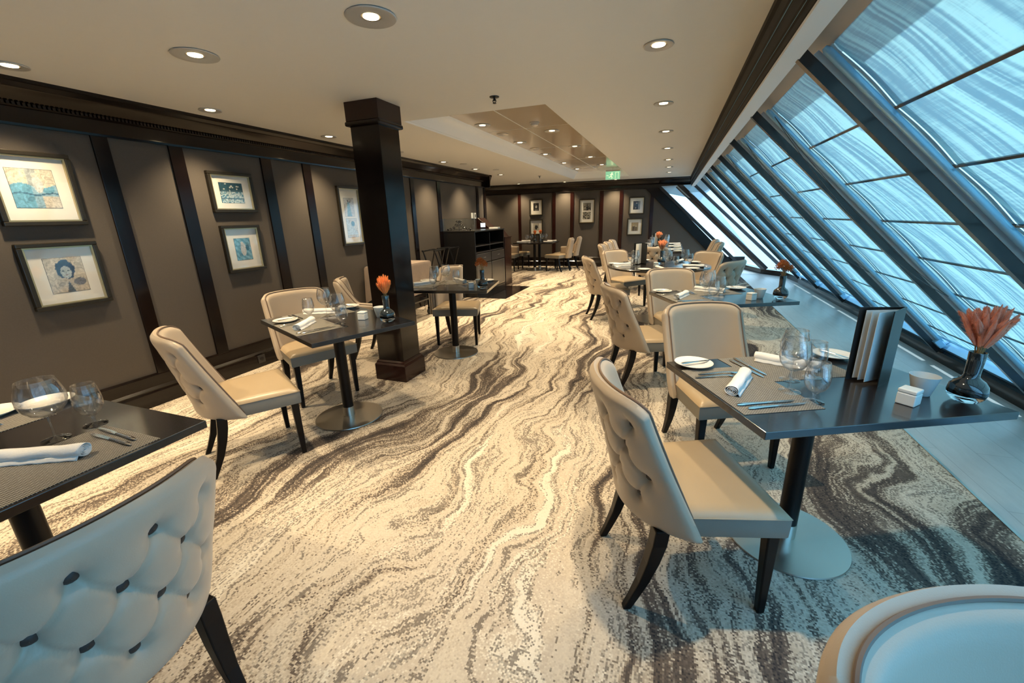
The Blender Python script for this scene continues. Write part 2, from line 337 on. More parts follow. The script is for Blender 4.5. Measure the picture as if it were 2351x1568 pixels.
# ceiling slab with the raised recess
RX0, RX1, RY0, RY1, RZ = -2.47, -1.07, 3.77, 11.3, 2.47
c = MB()
c.box(-7, RX0, YB, 13.3, ZC, ZC + 0.08); c.box(RX1, 0.40, YB, 13.3, ZC, ZC + 0.08)
c.box(RX0, RX1, YB, RY0, ZC, ZC + 0.08); c.box(RX0, RX1, RY1, 13.3, ZC, ZC + 0.08)
struct(c.build('ceiling', MT['ceil']))
c = MB(); c.box(RX0 - 0.02, RX1 + 0.02, RY0 - 0.02, RY1 + 0.02, RZ, RZ + 0.03)
struct(c.build('ceiling_recess', MT['ceil_gloss']))
c = MB(); c.box(RX1, RX1 + 0.02, RY0, RY1, ZC + 0.08, RZ); c.box(RX0, RX1, RY0 - 0.02, RY0, ZC + 0.08, RZ); c.box(RX0 - 0.02, RX0, RY0 - .02, RY1 + 0.02, ZC + .08, RZ); c.box(RX0, RX1, RY1, RY1 + 0.02, ZC + .08, RZ)
struct(c.build('trim_2', MT['ceil']))
def recess_prof():   # stepped crown, local (inward, up)
    return [(0, ZC - 0.0), (0.012, ZC), (0.022, ZC + 0.012), (0.030, ZC + 0.014), (0.055, ZC + 0.045), (0.085, ZC + 0.085), (0.115, ZC + 0.112), (0.130, ZC + 0.118), (0.150, ZC + 0.135), (0.165, ZC + 0.15), (0, ZC + 0.15)]
p = [(RX0 + a, z) for a, z in recess_prof()]
struct(MB().prism(p, 'y', RY0, RY1).build('trim_3', MT['mold'], smooth=True, angle=30))
p = [(RY1 - a, z) for a, z in recess_prof()]
struct(MB().prism(p, 'x', RX0, RX1).build('trim_4', MT['mold'], smooth=True, angle=30))
c = MB(); xm = (RX0 + RX1) / 2 - 0.02
c.box(xm - 0.004, xm + 0.004, RY0, RY1 - .15, RZ - 0.003, RZ)
for yy in (5.4, 7.0, 8.6, 10.2): c.box(RX0 + .16, RX1, yy - 0.002, yy + 0.002, RZ - 0.002, RZ)
struct(c.build('trim_5', MT['ceil']))

def crown_prof(x0, sgn):  # x outwards from wall; dark stepped crown + frieze
    q = [(0, 2.06), (0.025, 2.06), (0.028, 2.075), (0.025, 2.085), (0.025, 2.165), (0.038, 2.17), (0.042, 2.18), (0.034, 2.19), (0.045, 2.20), (0.060, 2.222), (0.075, 2.235), (0.095, 2.262), (0.110, 2.272), (0.122, 2.295), (0.130, 2.30), (0.130, ZC), (0, ZC)]
    return [(x0 + sgn * a, z) for a, z in q]
# left wall, its stiles, crown, baseboard
struct(MB().box(XW - 0.2, XW, YB, YW, 0, ZC).build('wall_left', MT['panel']))
struct(MB().prism(crown_prof(XW, 1), 'y', YB, YW + 0.13).build('trim_6', MT['wood'], smooth=True, angle=25))
c = MB()   # rope bead under the crown
yy = YB
while yy < YW: c.box(XW + 0.030, XW + 0.052, yy, yy + 0.014, 2.176, 2.194); yy += 0.024
struct(c.build('trim_7', MT['wood']))
base = [(0, 0), (0.045, 0), (0.045, 0.115), (0.036, 0.130), (0.040, 0.140), (0.030, 0.150), (0.022, 0.158), (0.022, 0.245), (0.014, 0.26), (0, 0.26)]
struct(MB().prism([(XW + a, z) for a, z in base], 'y', YB, YW + 0.02).build('baseboard_left', MT['wood'], smooth=True, angle=25))
ST = [(0.98, 1.09), (2.02, 2.12), (2.53, 2.64), (3.38, 3.50), (3.91, 4.02), (4.80 + .17, 5.08), (5.50, 5.60), (6.20, 6.30), (6.86, 6.97), (8.50, 8.62), (8.87, 8.99)]
for k, (a, b) in enumerate([(-2.2, -2.1), (-.6, -.5), (0.30, 0.41), (0.98, 1.09), (2.02, 2.12), (2.53, 2.64), (3.38, 3.50), (3.91, 4.02), (4.96, 5.07), (6.03, 6.13), (6.86, 6.97), (8.50, 8.60), (8.87, 8.99)]):
    struct(MB().box(XW - (0 if k < 12 else .2), XW + 0.018, a, b, 0.25, 2.07).build('trim_%d' % (8 + k), MT['wood'], bevel=0.003))
# alcove behind the left wall
struct(MB().box(-7, XW - 0.2, YW - 0.1, YW, 0, ZC).build('wall_alcove', MT['panel']))
struct(MB().box(-7.1, -7, YW, 13, 0, ZC).build('wall_alcove_side', MT['panel']))
struct(MB().prism([(YW + 0.0 + (-(0) + a), z) for a, z in [(q[0], q[1]) for q in crown_prof(0, 1)]], 'x', -7, XW + 0.13).build('trim_21', MT['wood'], smooth=True, angle=25))
# far wall (slightly turned)
AF = math.atan(0.10)
def far_m(): return Matrix.Translation((-2.3, 12.30, 0)) @ Matrix.Rotation(AF, 4, 'Z')
FM = far_m()
def farobj(mb, name, m, **k):
    o = mb.build(name, m, **k); o.matrix_world = FM; return struct(o)
farobj(MB().prism([(-4.8, 0), (3.98, 0), (3.98, 0.05), (1.93, 2.08), (1.93, ZC + .1), (-4.8, ZC + .1)], 'y', 0, 0.12), 'wall_far', MT['panel'])
farobj(MB().prism([(-(q[0]), q[1]) for q in crown_prof(0, 1)], 'x', -4.8, 2.80), 'trim_22', MT['wood'], smooth=True, angle=25)
farobj(MB().prism([(-a, z) for a, z in base], 'x', -4.8, 4.2), 'baseboard_far', MT['wood'], smooth=True, angle=25)
for k, (a, b) in enumerate([(-4.35, -4.27), (-3.30, -3.20), (-1.98, -1.89), (-0.97, -0.87), (-0.45, -0.35), (0.37, 0.47), (0.90, 1.0), (1.71, 1.80)]):
    farobj(MB().box(a, b, -0.018, 0.01, 0.25, 2.07), 'trim_%d' % (23 + k), MT['wood_red'], bevel=0.003)
# slanting dark trim where the far wall meets the raked window
farobj(MB().add([(1.54, -0.05, 2.09), (1.89, -0.05, 2.09), (3.95, -0.05, 0.08), (3.60, -0.05, 0.08), (1.54, 0.02, 2.09), (1.89, 0.02, 2.09), (3.95, 0.02, 0.08), (3.60, 0.02, 0.08)],
      [(0, 1, 2, 3), (7, 6, 5, 4), (0, 4, 5, 1), (1, 5, 6, 2), (2, 6, 7, 3), (3, 7, 4, 0)]), 'trim_31', MT['wood'])
# wall behind the camera
struct(MB().box(-7, 3.2, YB - 0.1, YB, 0, ZC + 0.3).build('wall_back', MT['panel']))

# window side: fascia, valance, header
MT['fascia'] = mat('matte_black_fascia', (0.008, 0.007, 0.008), 0.5, spec=0.15)
fp = [(0.355, ZC + 0.06), (0.355, ZC - 0.03), (0.368, ZC - 0.045), (0.360, ZC - 0.06), (0.362, ZC - 0.115), (0.376, ZC - 0.125), (0.372, ZC - 0.14), (0.378, ZC - 0.19), (0.392, ZC - 0.205), (0.392, 2.085), (0.40, 2.075), (0.40, ZC + 0.06)]
struct(MB().prism(fp, 'y', YB, 12.62).build('trim_32', MT['fascia'], smooth=True, angle=20))
for zz, xx in ((ZC - 0.120, 0.3735), (ZC - 0.195, 0.388)):
    struct(MB().box(xx - 0.004, xx + 0.004, YB, 12.55, zz - 0.003, zz + 0.003).build('fascia_highlight_strip', MT['sky_tinted_metal']))  # thin blue strips standing in for highlight lines on the dark fascia
struct(MB().box(0.392, 0.476, YB, 12.6, 2.06, 2.075).build('trim_33', MT['mold']))
struct(MB().box(0.462, 0.476, YB, 12.6, 2.075, ZC + .06).build('trim_34', MT['mold']))
S2 = sqrt(0.5)
def WP(y, t, n): return (0.49 + S2 * t + S2 * n, y, 2.06 - S2 * t + S2 * n)
def wbox(y0, y1, t0, t1, n0, n1, mb=None):
    mb = mb or MB()
    return mb.hexa([WP(y0, t1, n0), WP(y1, t1, n0), WP(y1, t1, n1), WP(y0, t1, n1)], [WP(y0, t0, n0), WP(y1, t0, n0), WP(y1, t0, n1), WP(y0, t0, n1)])
struct(wbox(YB, 11.2, -0.26, 0.045, 0.112, 0.125).build('trim_35', MT['header']))
struct(MB().box(0.355, 0.94, YB, 14.0, ZC + 0.06, ZC + 0.14).build('ceiling_overhang', MT['header']))
struct(MB().prism([(2.46, 0), (2.46, 0.095), (2.50, 0.11), (2.58, 0.11), (2.66, 0.04), (2.66, 0)], 'y', YB, 9.83).build('baseboard_right', MT['wood']))
struct(MB().tube([(2.515, YB, 0.118), (2.515, 9.83, 0.118)], 0.011).build('trim_36', MT['sky_tinted_metal'], smooth=True))
YM = [-2.47, -1.24, -0.01, 1.22, 2.45, 3.68, 4.91, 6.14, 7.37, 8.60, 9.83]
for k, y in enumerate(YM):
    w = struct(wbox(y, y + 0.04, -0.02, 2.78, -0.015, 0.032).build('window_%d' % (k + 1), MT['mullion']))
    wbox(y - 0.004, y + 0.04, 0.02, 2.76, 0.032, 0.056).build('jamb_lining', MT['grayframe'], w)
    wbox(y, y + 0.05, -0.1, 2.80, 0.135, 0.23).build('outer_fin', MT['mullion'], w)
    pts = [WP(y - 0.026, t, 0.066) for t in (0.03, 0.05, 1.0, 1.9, 2.70, 2.74)]
    MB().tube(pts, [0.010, 0.018, 0.018, 0.018, 0.018, 0.010], 12).build('guide_tube', MT['sky_tinted_metal'], w, smooth=True)
    if k < 10:
        y1 = YM[k + 1]
        wbox(y + 0.0, y1, -0.1, 2.80, 0.125, 0.131).build('pane', MT['pane'], w)
        wbox(y + 0.005, y1 - 0.012, 2.755, 2.83, 0.04, 0.124).build('sill', MT['sky_tinted_metal'], w)
    # bracket at the foot
    wbox(y - 0.05, y + 0.02, 2.66, 2.74, 0.02, 0.07).build('foot_bracket', MT['sky_tinted_metal'], w, bevel=0.004)
# blinds, one per bay
NAMES = ['third', 'fourth', 'fifth', 'sixth', 'seventh', 'eighth']
for k in range(10):
    y0 = YM[k] + 0.010; y1 = YM[k + 1] - 0.002
    b = empty('window_blind', WP(y0, 0.05, 0.106))
    def cloth(u, v, y0=y0, y1=y1):
        t = 0.04 + 2.655 * v
        s = ((t - 0.43) / 0.354) % 1.0
        sag = 0.008 * sin(pi * s)
        return WP(y0 + (y1 - y0) * u, t, 0.106 + sag)
    org = Vector(WP(y0, 0.05, 0.106))
    mb = MB().grid(cloth, 6, 74)
    mb.v = [tuple(Vector(v) - org) for v in mb.v]
    mb.build('blind_cloth', MT['blind'] if k > 2 else MT['pale'], b, smooth=True, angle=180)  # unseen near bays take the brighter cloth as blue fill light
    for q in range(7):
        t = 0.43 + 0.354 * q
        if t > 2.65: break
        r = wbox(y0 - 0.004, y1 + 0.004, t - 0.007, t + 0.007, 0.100, 0.109)
        r.v = [tuple(Vector(v) - org) for v in r.v]
        r.build('batten', MT['drawer'], b)
    r = wbox(y0 - 0.004, y1 + 0.004, 2.690, 2.708, 0.098, 0.110); r.v = [tuple(Vector(v) - org) for v in r.v]
    r.build('bottom_rail', MT['sky_tinted_metal'], b)
    lab = {3: 'teal window blind of the nearest bay, running out of the right edge', 4: 'teal window blind between the first and second dark mullions from the right',
           5: 'teal window blind between the second and third dark mullions from the right'}.get(k)
    if lab is None:
        lab = 'unseen window blind made pale to light the room' if k < 3 else '%s teal window blind counted from the near right end' % ['', '', '', '', '', '', 'fourth', 'fifth', 'sixth', 'seventh'][k]
    if k < 3: tag(b, 'unseen window blind, made pale to send blue light inside', 'blind', 'unseen light-giving blinds beyond the right edge')
    else: tag(b, lab, 'blind')
# pull cords of the blinds
for k, lab in ((3, None), (4, 'thin looping blind cord hanging in front of the second window bay'), (5, 'thin looping blind cord hanging in front of the third window bay'), (6, 'thin looping blind cord hanging in front of the fourth window bay')):
    if lab is None: continue
    y0 = YM[k + 1] - 0.03; top = Vector(WP(y0 - 0.05, 0.10, 0.06)); bot = Vector(WP(y0 - 0.10, 1.75, 0.03))
    pts = []
    for s in (0, 1):
        L = []
        for i in range(21):
            u = i / 20; q = top.lerp(bot, u); q.z -= (0.10 + 0.07 * s) * 4 * u * (1 - u); q.y -= (0.12 + 0.06 * s) * sin(pi * u); L.append(q)
        pts += L if s == 0 else L[::-1]
    tag(MB().tube(pts, 0.0022, 5).build('blind_cord', MT['drawer'], smooth=True), lab, 'cord')
# corner bays: stations head / foot
STN = [((0.49, 9.87, 2.06), (2.47, 9.87, 0.10)), ((0.45, 12.30, 2.06), (2.40, 10.75, 0.10)), ((0.02, 12.40, 2.06), (2.03, 11.25, 0.10)), ((-0.40, 12.42, 2.06), (1.66, 12.60, 0.10))]
for k in range(3):
    (h0, f0), (h1, f1) = STN[k], STN[k + 1]
    off = Vector((0.05, 0, 0.05))
    h0, f0, h1, f1 = map(Vector, (h0, f0, h1, f1))
    h0 = h0 + (h1 - h0).normalized() * (0.02 if k else 0.06)
    if k == 0: w = None
    a = h1; b2 = f1; dr = (b2 - a).normalized(); side = (h0 - h1).normalized() if k < 2 else Vector((0.2, -1, 0)).normalized()
    wd = (0.04, 0.13, 0.03)[k]
    q = [h1, h1 + side * wd, h1 + side * wd + off, h1 + off]; r = [f1, f1 + (f0 - f1).normalized() * wd, f1 + (f0 - f1).normalized() * wd + off, f1 + off]
    w = struct(MB().hexa(r, q).build('window_%d' % (12 + k), MT['mullion']))
    MB().add([h0 + off * 1.3, h1 + off * 1.3, f1 + off * 1.3, f0 + off * 1.3], [(0, 1, 2, 3)]).build('pane', MT['pane'], w)
    if k < 2:
        e = empty('window_blind', h0 + off)
        g = MB().add([tuple(x - (h0 + off)) for x in (h0.lerp(f0, 0.10) + off, h1.lerp(f1, 0.10) + off, f1 + off, f0 + off)], [(0, 1, 2, 3)])
        g.build('blind_cloth', MT['sheer'], e)
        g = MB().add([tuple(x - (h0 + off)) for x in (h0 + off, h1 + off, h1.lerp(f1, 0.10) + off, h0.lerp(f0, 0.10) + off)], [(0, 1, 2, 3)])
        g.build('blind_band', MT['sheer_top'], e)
        tag(e, ('pale sheer window blind of the first corner bay, beside the teal blinds', 'pale sheer window blind of the middle corner bay, beside the bare white pane')[k], 'blind')
    else:
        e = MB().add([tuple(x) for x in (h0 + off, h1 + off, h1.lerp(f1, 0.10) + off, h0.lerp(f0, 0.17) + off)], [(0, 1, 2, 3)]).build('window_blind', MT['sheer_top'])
        tag(e, 'rolled up grey blind at the top of the bare white corner pane', 'blind')
    # curb + head under the corner bays
    o2 = Vector((0.16, 0.10, 0))
    struct(MB().hexa([(f0.x, f0.y, 0), (f0.x + .16, f0.y + .1, 0), (f1.x + .16, f1.y + .1, 0), (f1.x, f1.y, 0)], [(f0.x, f0.y, .11), (f0.x + .16, f0.y + .1, .11), (f1.x + .16, f1.y + .1, .11), (f1.x, f1.y, .11)]).build('baseboard_corner', MT['wood']))
# head closure over the corner
struct(MB().add([(0.40, 9.8, 2.07), (1.2, 9.8, 2.07 + .0), (1.2, 13.3, 2.07), (-0.9, 13.3, 2.07), (-0.9, 12.41, 2.07), (0.40, 12.5, 2.07), (0.40, 9.8, 2.4), (1.2, 9.8, 2.4), (1.2, 13.3, 2.4), (-0.9, 13.3, 2.4), (-0.9, 12.41, 2.4), (0.40, 12.5, 2.4)],
    [(5, 4, 3, 2, 1, 0), (6, 7, 8, 9, 10, 11), (0, 1, 7, 6), (1, 2, 8, 7), (2, 3, 9, 8), (3, 4, 10, 9), (4, 5, 11, 10), (5, 0, 6, 11)]).build('ceiling_corner', MT['header']) if False else MB().box(0.478, 0.94, 9.8, 13.2, 2.20, 2.38).build('ceiling_corner', MT['header']))

# ---------------------------------------------------------------- pillar
pil = empty('pillar', (-2.33, 3.14, 0))
MB().box(-0.135, 0.135, -0.135, 0.135, 0.0, ZC).build('shaft', MT['wood'], pil, bevel=0.004)
MB().box(-0.165, 0.165, -0.165, 0.165, 0.0, 0.15).build('plinth', MT['wood_red'], pil, bevel=0.004)
MB().add([(-.165, -.165, .15), (.165, -.165, .15), (.165, .165, .15), (-.165, .165, .15), (-.15, -.15, .165), (.15, -.15, .165), (.15, .15, .165), (-.15, .15, .165), (-.15, -.15, .175), (.15, -.15, .175), (.15, .15, .175), (-.15, .15, .175), (-.138, -.138, .19), (.138, -.138, .19), (.138, .138, .19), (-.138, .138, .19)],
         [(0, 1, 5, 4), (1, 2, 6, 5), (2, 3, 7, 6), (3, 0, 4, 7), (4, 5, 9, 8), (5, 6, 10, 9), (6, 7, 11, 10), (7, 4, 8, 11), (8, 9, 13, 12), (9, 10, 14, 13), (10, 11, 15, 14), (11, 8, 12, 15)]).build('base_moulding', MT['wood_red'], pil)
MB().box(-0.155, 0.155, -0.155, 0.155, ZC - 0.14, ZC).build('capital', MT['wood_red'], pil, bevel=0.003)
MB().box(-0.165, 0.165, -0.165, 0.165, ZC - 0.175, ZC - 0.14).build('necking', MT['wood'], pil, bevel=0.012)
tag(pil, 'dark glossy square wooden pillar standing between the left tables', 'pillar')

# ---------------------------------------------------------------- ceiling lights
def make_light(k=1.0):
    t = empty('recessed_light')
    MB().lathe([(0.046, 0.0), (0.078 * k, 0.0), (0.082 * k, -0.004), (0.080 * k, -0.008), (0.076 * k, -0.009), (0.062, -0.004), (0.046, -0.003)], 40, cap=False).build('trim_ring', MT['trimw'], t, smooth=True)
    MB().lathe([(0.0005, -0.0035), (0.036, -0.0035), (0.036, -0.001), (0.0005, -0.001)], 24).build('lens', MT['lamp'], t)
    MB().lathe([(0.036, -0.0006), (0.047, -0.0002)], 24, cap=False).build('baffle', MT['ceil_gloss'], t)
    ld = bpy.data.lights.new('lamp_beam', 'SPOT'); ld.energy = LAMP_W; ld.color = LAMP_COL; ld.spot_size = radians(105); ld.spot_blend = 0.9; ld.shadow_soft_size = 0.035
    lo = bpy.data.objects.new('lamp_beam', ld); COL.objects.link(lo); lo.parent = t; lo.location = (0, 0, -0.02)
    return t
def light(x, y, z, label, group=None, k=1.0):
    return place('light%s' % k, lambda: make_light(k), (x, y, z), 0, label, 'ceiling light', group)
ordn = ['nearest', 'second', 'third', 'fourth', 'fifth', 'sixth', 'seventh']
for i, y in enumerate((2.82, 4.20, 5.56, 6.95, 8.37, 9.68, 10.9)):
    light(-0.145, y, ZC, '%s recessed light of the row beside the windows' % ordn[i])
for i, y in enumerate((1.56, 2.70, 4.00, 5.27, 6.53, 7.76, 9.06)):
    light(-3.58, y, ZC, '%s recessed light of the row along the left wall' % ordn[i])
light(-2.52, 1.88, ZC, 'recessed light in the near ceiling at upper left, tilted lens in a wide ring', k=1.4)
light(-1.365, 1.90, ZC, 'largest and brightest recessed light at the top of the view', k=1.4)
for i, y in enumerate((4.98, 6.32, 7.68, 9.09, 10.40)):
    light(-2.18, y, RZ - .0, '%s recessed light of the left row inside the raised ceiling panel' % ordn[i], k=1.2)
for i, y in enumerate((5.70, 7.08, 8.47, 9.87)):
    light(-1.53, y, RZ - .0, '%s recessed light of the right row inside the raised ceiling panel' % ordn[i], k=1.2)
for i, (x, y) in enumerate(((-4.13, 11.8), (-2.86, 12.0), (-1.5, 12.1))):
    light(x, y, ZC, ('left', 'middle', 'right')[i] + ' one of three recessed lights in front of the far wall')
for x, y in ((-0.145, 1.42), (-3.58, 0.35), (-3.58, -1.4), (-2.52, 0.3), (-5.4, 10.4), (-5.4, 11.7)):  # unseen lamps; near ones continue the rows, added to light the foreground
    light(x, y, ZC, 'unseen recessed ceiling light, added outside the view', 'unseen recessed lights added outside the view')
for x, y, lab in ((-2.17, 5.6, 'nearer flat round air vent in the raised ceiling panel'), (-2.16, 6.98, 'farther flat round air vent in the raised ceiling panel')):
    tag(MB().lathe([(0.0005, 0), (0.075, 0), (0.078, -0.008), (0.06, -0.016), (0.0005, -0.018)], 28).build('air_vent', MT['trimw'], smooth=True, loc=(x, y, RZ)), lab, 'vent')
for x, y, lab in ((-3.42, 6.93, 'nearer small disc vent in the ceiling over the service station'), (-3.30, 8.10, 'farther small disc vent in the ceiling near the end of the left wall')):
    tag(MB().lathe([(0.0005, 0), (0.06, 0), (0.06, -0.006), (0.0005, -0.010)], 24).build('air_vent', MT['trimw'], smooth=True, loc=(x, y, ZC)), lab, 'vent')
sdt = empty('smoke_detector', (-1.58, 5.12, RZ))
MB().lathe([(0.0005, 0), (0.055, 0), (0.055, -0.012), (0.0005, -0.012)], 28).build('base', MT['trimw'], sdt, smooth=True)
MB().lathe([(0.0005, -0.012), (0.044, -0.012), (0.040, -0.034), (0.025, -0.042), (0.0005, -0.044)], 28).build('sensor_head', MT['trimw'], sdt, smooth=True)
tag(sdt, 'round white smoke detector in the raised ceiling panel', 'smoke detector')
def make_sprinkler():
    t = empty('fire_sprinkler')
    MB().lathe([(0.0005, 0), (0.038, 0), (0.036, -0.006), (0.012, -0.010), (0.0005, -0.010)], 24).build('escutcheon', MT['sprink'], t, smooth=True)
    MB().tube([(0, 0, -0.008), (0, 0, -0.03)], 0.009).tube([(0.011, 0, -0.02), (0.013, 0, -0.035), (0, 0, -0.045)], 0.003).tube([(-0.011, 0, -0.02), (-0.013, 0, -0.035), (0, 0, -0.045)], 0.003).build('nozzle', MT['sprink'], t)
    MB().lathe([(0.0005, -0.045), (0.014, -0.045), (0.014, -0.048), (0.0005, -0.048)], 12).build('deflector', MT['sprink'], t)
    return t
place('sprinkler', make_sprinkler, (-1.365, 3.37, ZC), 0, 'dark fire sprinkler in the ceiling before the raised panel', 'sprinkler')
place('sprinkler', make_sprinkler, (-2.95, 9.9, ZC), 0, 'tiny fire sprinkler in the far ceiling beside the raised panel', 'sprinkler')
ex = empty('exit_sign', (-1.42, 10.9, RZ + 0.03))
MB().box(-0.005, 0.005, -0.005, 0.005, -0.07, 0).box(-0.17, 0.17, -0.02, 0.02, -0.085, -0.06).build('mounting_rail', MT['trimw'], ex)
MB().box(-0.17, 0.17, -0.006, 0.006, -0.27, -0.085).build('sign_face', MT['exit'], ex)
pm = MB(); yy = -0.0085
pm.lathe([(0.0005, -0.002), (0.014, -0.002), (0.014, 0.002), (0.0005, 0.002)], 12, Matrix.Translation((-0.02, yy, -0.125)) @ Matrix.Rotation(pi / 2, 4, 'X'))
for a, b in (((-0.025, -0.14), (-0.04, -0.19)), ((-0.04, -0.19), (-0.015, -0.215)), ((-0.015, -0.215), (-0.025, -0.245)), ((-0.04, -0.19), (-0.07, -0.215)), ((-0.07, -0.215), (-0.095, -0.21)), ((-0.028, -0.15), (0.01, -0.17)), ((-0.028, -0.15), (-0.065, -0.165))):
    pm.tube([(a[0], yy, a[1]), (b[0], yy, b[1])], 0.006, 6)
pm.box(0.06, 0.065, yy - .001, yy + .001, -0.25, -0.11); pm.box(0.13, 0.135, yy - .001, yy + .001, -0.25, -0.11); pm.box(0.06, 0.135, yy - .001, yy + .001, -0.115, -0.11)
pm.box(-0.15, -0.10, yy - .001, yy + .001, -0.18, -0.172); pm.build('pictogram', MT['exitw'], ex)
tag(ex, 'green lit exit sign with running figure hanging from the far ceiling', 'exit sign')

# ---------------------------------------------------------------- chairs
def smooth01(t): t = max(0, min(1, t)); return t * t * (3 - 2 * t)
def shell(parent, arm):
    ZB = 0.350; ZT = 0.862
    def topz(u):
        a = abs(u)
        if arm: return 0.630 + (ZT - 0.630) * (1 - smooth01((a - 0.36) / 0.30)) - 0.012 * a ** 8
        return ZT - 0.035 * a ** 7 - 0.006 * a * a
    def outer(u, v):
        a = abs(u); sg = 1 if u >= 0 else -1
        z = ZB + (topz(u) - ZB) * v
        h = (z - ZB) / (ZT - ZB)
        if arm:
            if a < 0.5:
                w = a / 0.5 * pi / 2; x = 0.285 * sin(w) ** 0.9; y = -0.245 + 0.11 * (1 - cos(w))
            else: x = 0.285 - 0.008 * (a - .5); y = -0.135 + (a - 0.5) / 0.5 * 0.27
            x *= 1 - 0.12 * h * (1 - smooth01((a - 0.3) / 0.5)); y -= 0.125 * h ** 1.2 * (1 - smooth01((a - 0.25) / 0.5)) - 0.0
        else:
            w = u * 1.18; W0 = 0.268 - 0.012 * h
            x = W0 * sin(w) / sin(1.18)
            yr = -0.240 - 0.122 * h ** 1.1
            F = 0.105 * (1 - h) ** 1.3 + 0.092
            y = yr + F * (1 - cos(w)) / (1 - cos(1.18))
            x *= 1 - 0.02 * (1 - smooth01((h) / 0.18)) * (1 - a * 0.3)   # tuck in at the foot
        # barrel bulge of the padding
        return Vector((x, y, z))
    def normal(u, v):
        e = 0.01
        du = outer(min(1, u + e), v) - outer(max(-1, u - e), v); dv = outer(u, min(1, v + e)) - outer(u, max(0, v - e))
        n = du.cross(dv); n.normalize()
        return n
    # arc length metric
    half = 0.40 if arm else 0.335
    rows = [0.765, 0.665, 0.565, 0.465]
    sp = 0.150
    btn = []
    for ri, z in enumerate(rows):
        offs = sp / 2 if ri % 2 == 0 else 0
        k = -4
        while k <= 4:
            s = k * sp + offs; k += 1
            if abs(s) > half - 0.058: continue
            if z > topz(s / half) - 0.05: continue
            btn.append((s, z))
    def disp(s, z):
        d = 0.0
        near = [(sqrt((s - a) ** 2 + (z - b) ** 2), a, b) for a, b in btn]
        for r, a, b in near:
            if r < 0.09: d -= 0.022 * exp(-(r / 0.021) ** 2) + 0.012 * exp(-(r / 0.048) ** 2)
        best = 0
        for r, a, b in near:
            if r < 0.15:
                for (a2, b2) in btn:
                    if b2 < b and abs(b2 - b) < 0.11 and abs(abs(a2 - a) - sp / 2) < 0.01:
                        L = sqrt((a2 - a) ** 2 + (b2 - b) ** 2); tx, tz = (a2 - a) / L, (b2 - b) / L
                        pr = (s - a) * tx + (z - b) * tz; q = abs((s - a) * tz - (z - b) * tx)
                        if -0.005 < pr < L + 0.005: best = max(best, exp(-(q / 0.0065) ** 2))
                if b == max(t[1] for t in btn if abs(t[0] - a) < 0.01) and z > b and b > 0.6 or (b > 0.7 and z > b):
                    best = max(best, 0.8 * exp(-((s - a - 0.10 * (z - b)) / 0.006) ** 2) * max(0, 1 - (z - b) / 0.055))
        d -= 0.0085 * best
        return d
    NU, NV = (132, 60) if arm else (112, 64)
    T = 0.050
    root = None
    def fo(i, j):
        u = -1 + 2 * i; n = normal(u, j); p_ = outer(u, j)
        edge = min(1, (1 - abs(u)) / 0.10, j / 0.10, (1 - j) / 0.10); rd = 1 - (1 - max(0, edge)) ** 2
        return p_ + n * (0.018 * sqrt(max(0, rd)) + disp(u * half, p_.z) * min(1, edge * 2))
    def fi(i, j):
        u = -1 + 2 * i; n = normal(u, j); p_ = outer(u, j)
        edge = min(1, (1 - abs(u)) / 0.10, (1 - j) / 0.10); rd = sqrt(max(0, 1 - (1 - max(0, edge)) ** 2))
        return p_ - n * (0.016 + (T - 0.016) * rd)
    mo = MB().grid(fo, NU, NV)
    n1 = len(mo.v); mo.grid(fi, NU // 2, NV // 2)
    # close the rim by strips
    def rim(path_uv):
        A = [Vector(fo(*q)) for q in path_uv]; B = [Vector(fi(*q)) for q in path_uv]
        return A, B
    path = [(0, j / NV) for j in range(NV + 1)] + [(i / NU, 1) for i in range(1, NU + 1)] + [(1, j / NV) for j in range(NV - 1, -1, -1)] + [(i / NU, 0) for i in range(NU - 1, 0, -1)]
    A, B = rim(path); m = len(path)
    mids = []
    for k in range(m):
        c_ = (A[k] + B[k]) / 2; u, v = path[k]
        out = Vector((0, 0, 0))
        if v >= 1: out += Vector((0, 0, 0.007))
        if u in (0, 1): q = outer(-1 + 2 * u, v) - outer((-1 + 2 * u) * 0.97, v); out += q.normalized() * 0.007
        mids.append(c_ + out)
    vs = [*A, *mids, *B]
    mo.add(vs, [(k, (k + 1) % m, (k + 1) % m + m, k + m) for k in range(m)] + [(k + m, (k + 1) % m + m, (k + 1) % m + 2 * m, k + 2 * m) for k in range(m)])
    back = mo.build('backrest', MT['back'], parent, smooth=True, angle=75)
    bm = bmesh.new(); bm.from_mesh(back.data); bmesh.ops.remove_doubles(bm, verts=bm.verts, dist=0.0004); bmesh.ops.recalc_face_normals(bm, faces=bm.faces); bm.to_mesh(back.data); bm.free()
    back['label'] = 'pale leather tufted outside'
    # piping just inside the front edge
    pp = [(0.0, j / 20) for j in range(0, 21)] + [(i / 40, 1.0) for i in range(1, 41)] + [(1.0, j / 20) for j in range(19, -1, -1)]
    pts = []
    for (u, v) in pp:
        uu = min(0.995, max(0.005, u)); vv = min(0.994, v); q = Vector(fi(uu, vv)); uu2 = -1 + 2 * uu
        pts.append(q - normal(uu2, vv) * 0.001)
    MB().tube(pts, 0.0045, 6).build('piping', MT['piping'], back, smooth=True)
    for s, z in btn:
        u = s / half; v = (z - ZB) / (topz(u) - ZB); n = normal(u, v); p_ = outer(u, v) + n * (0.018 - 0.0300)
        R = n.to_track_quat('Z', 'Y').to_matrix().to_4x4()
        MB().lathe([(0.0005, 0.005), (0.009, 0.004), (0.0145, 0.0), (0.0145, -0.004)], 12, Matrix.Translation(p_) @ R, cap=False).build('button', MT['button'], back, smooth=True)
    return back
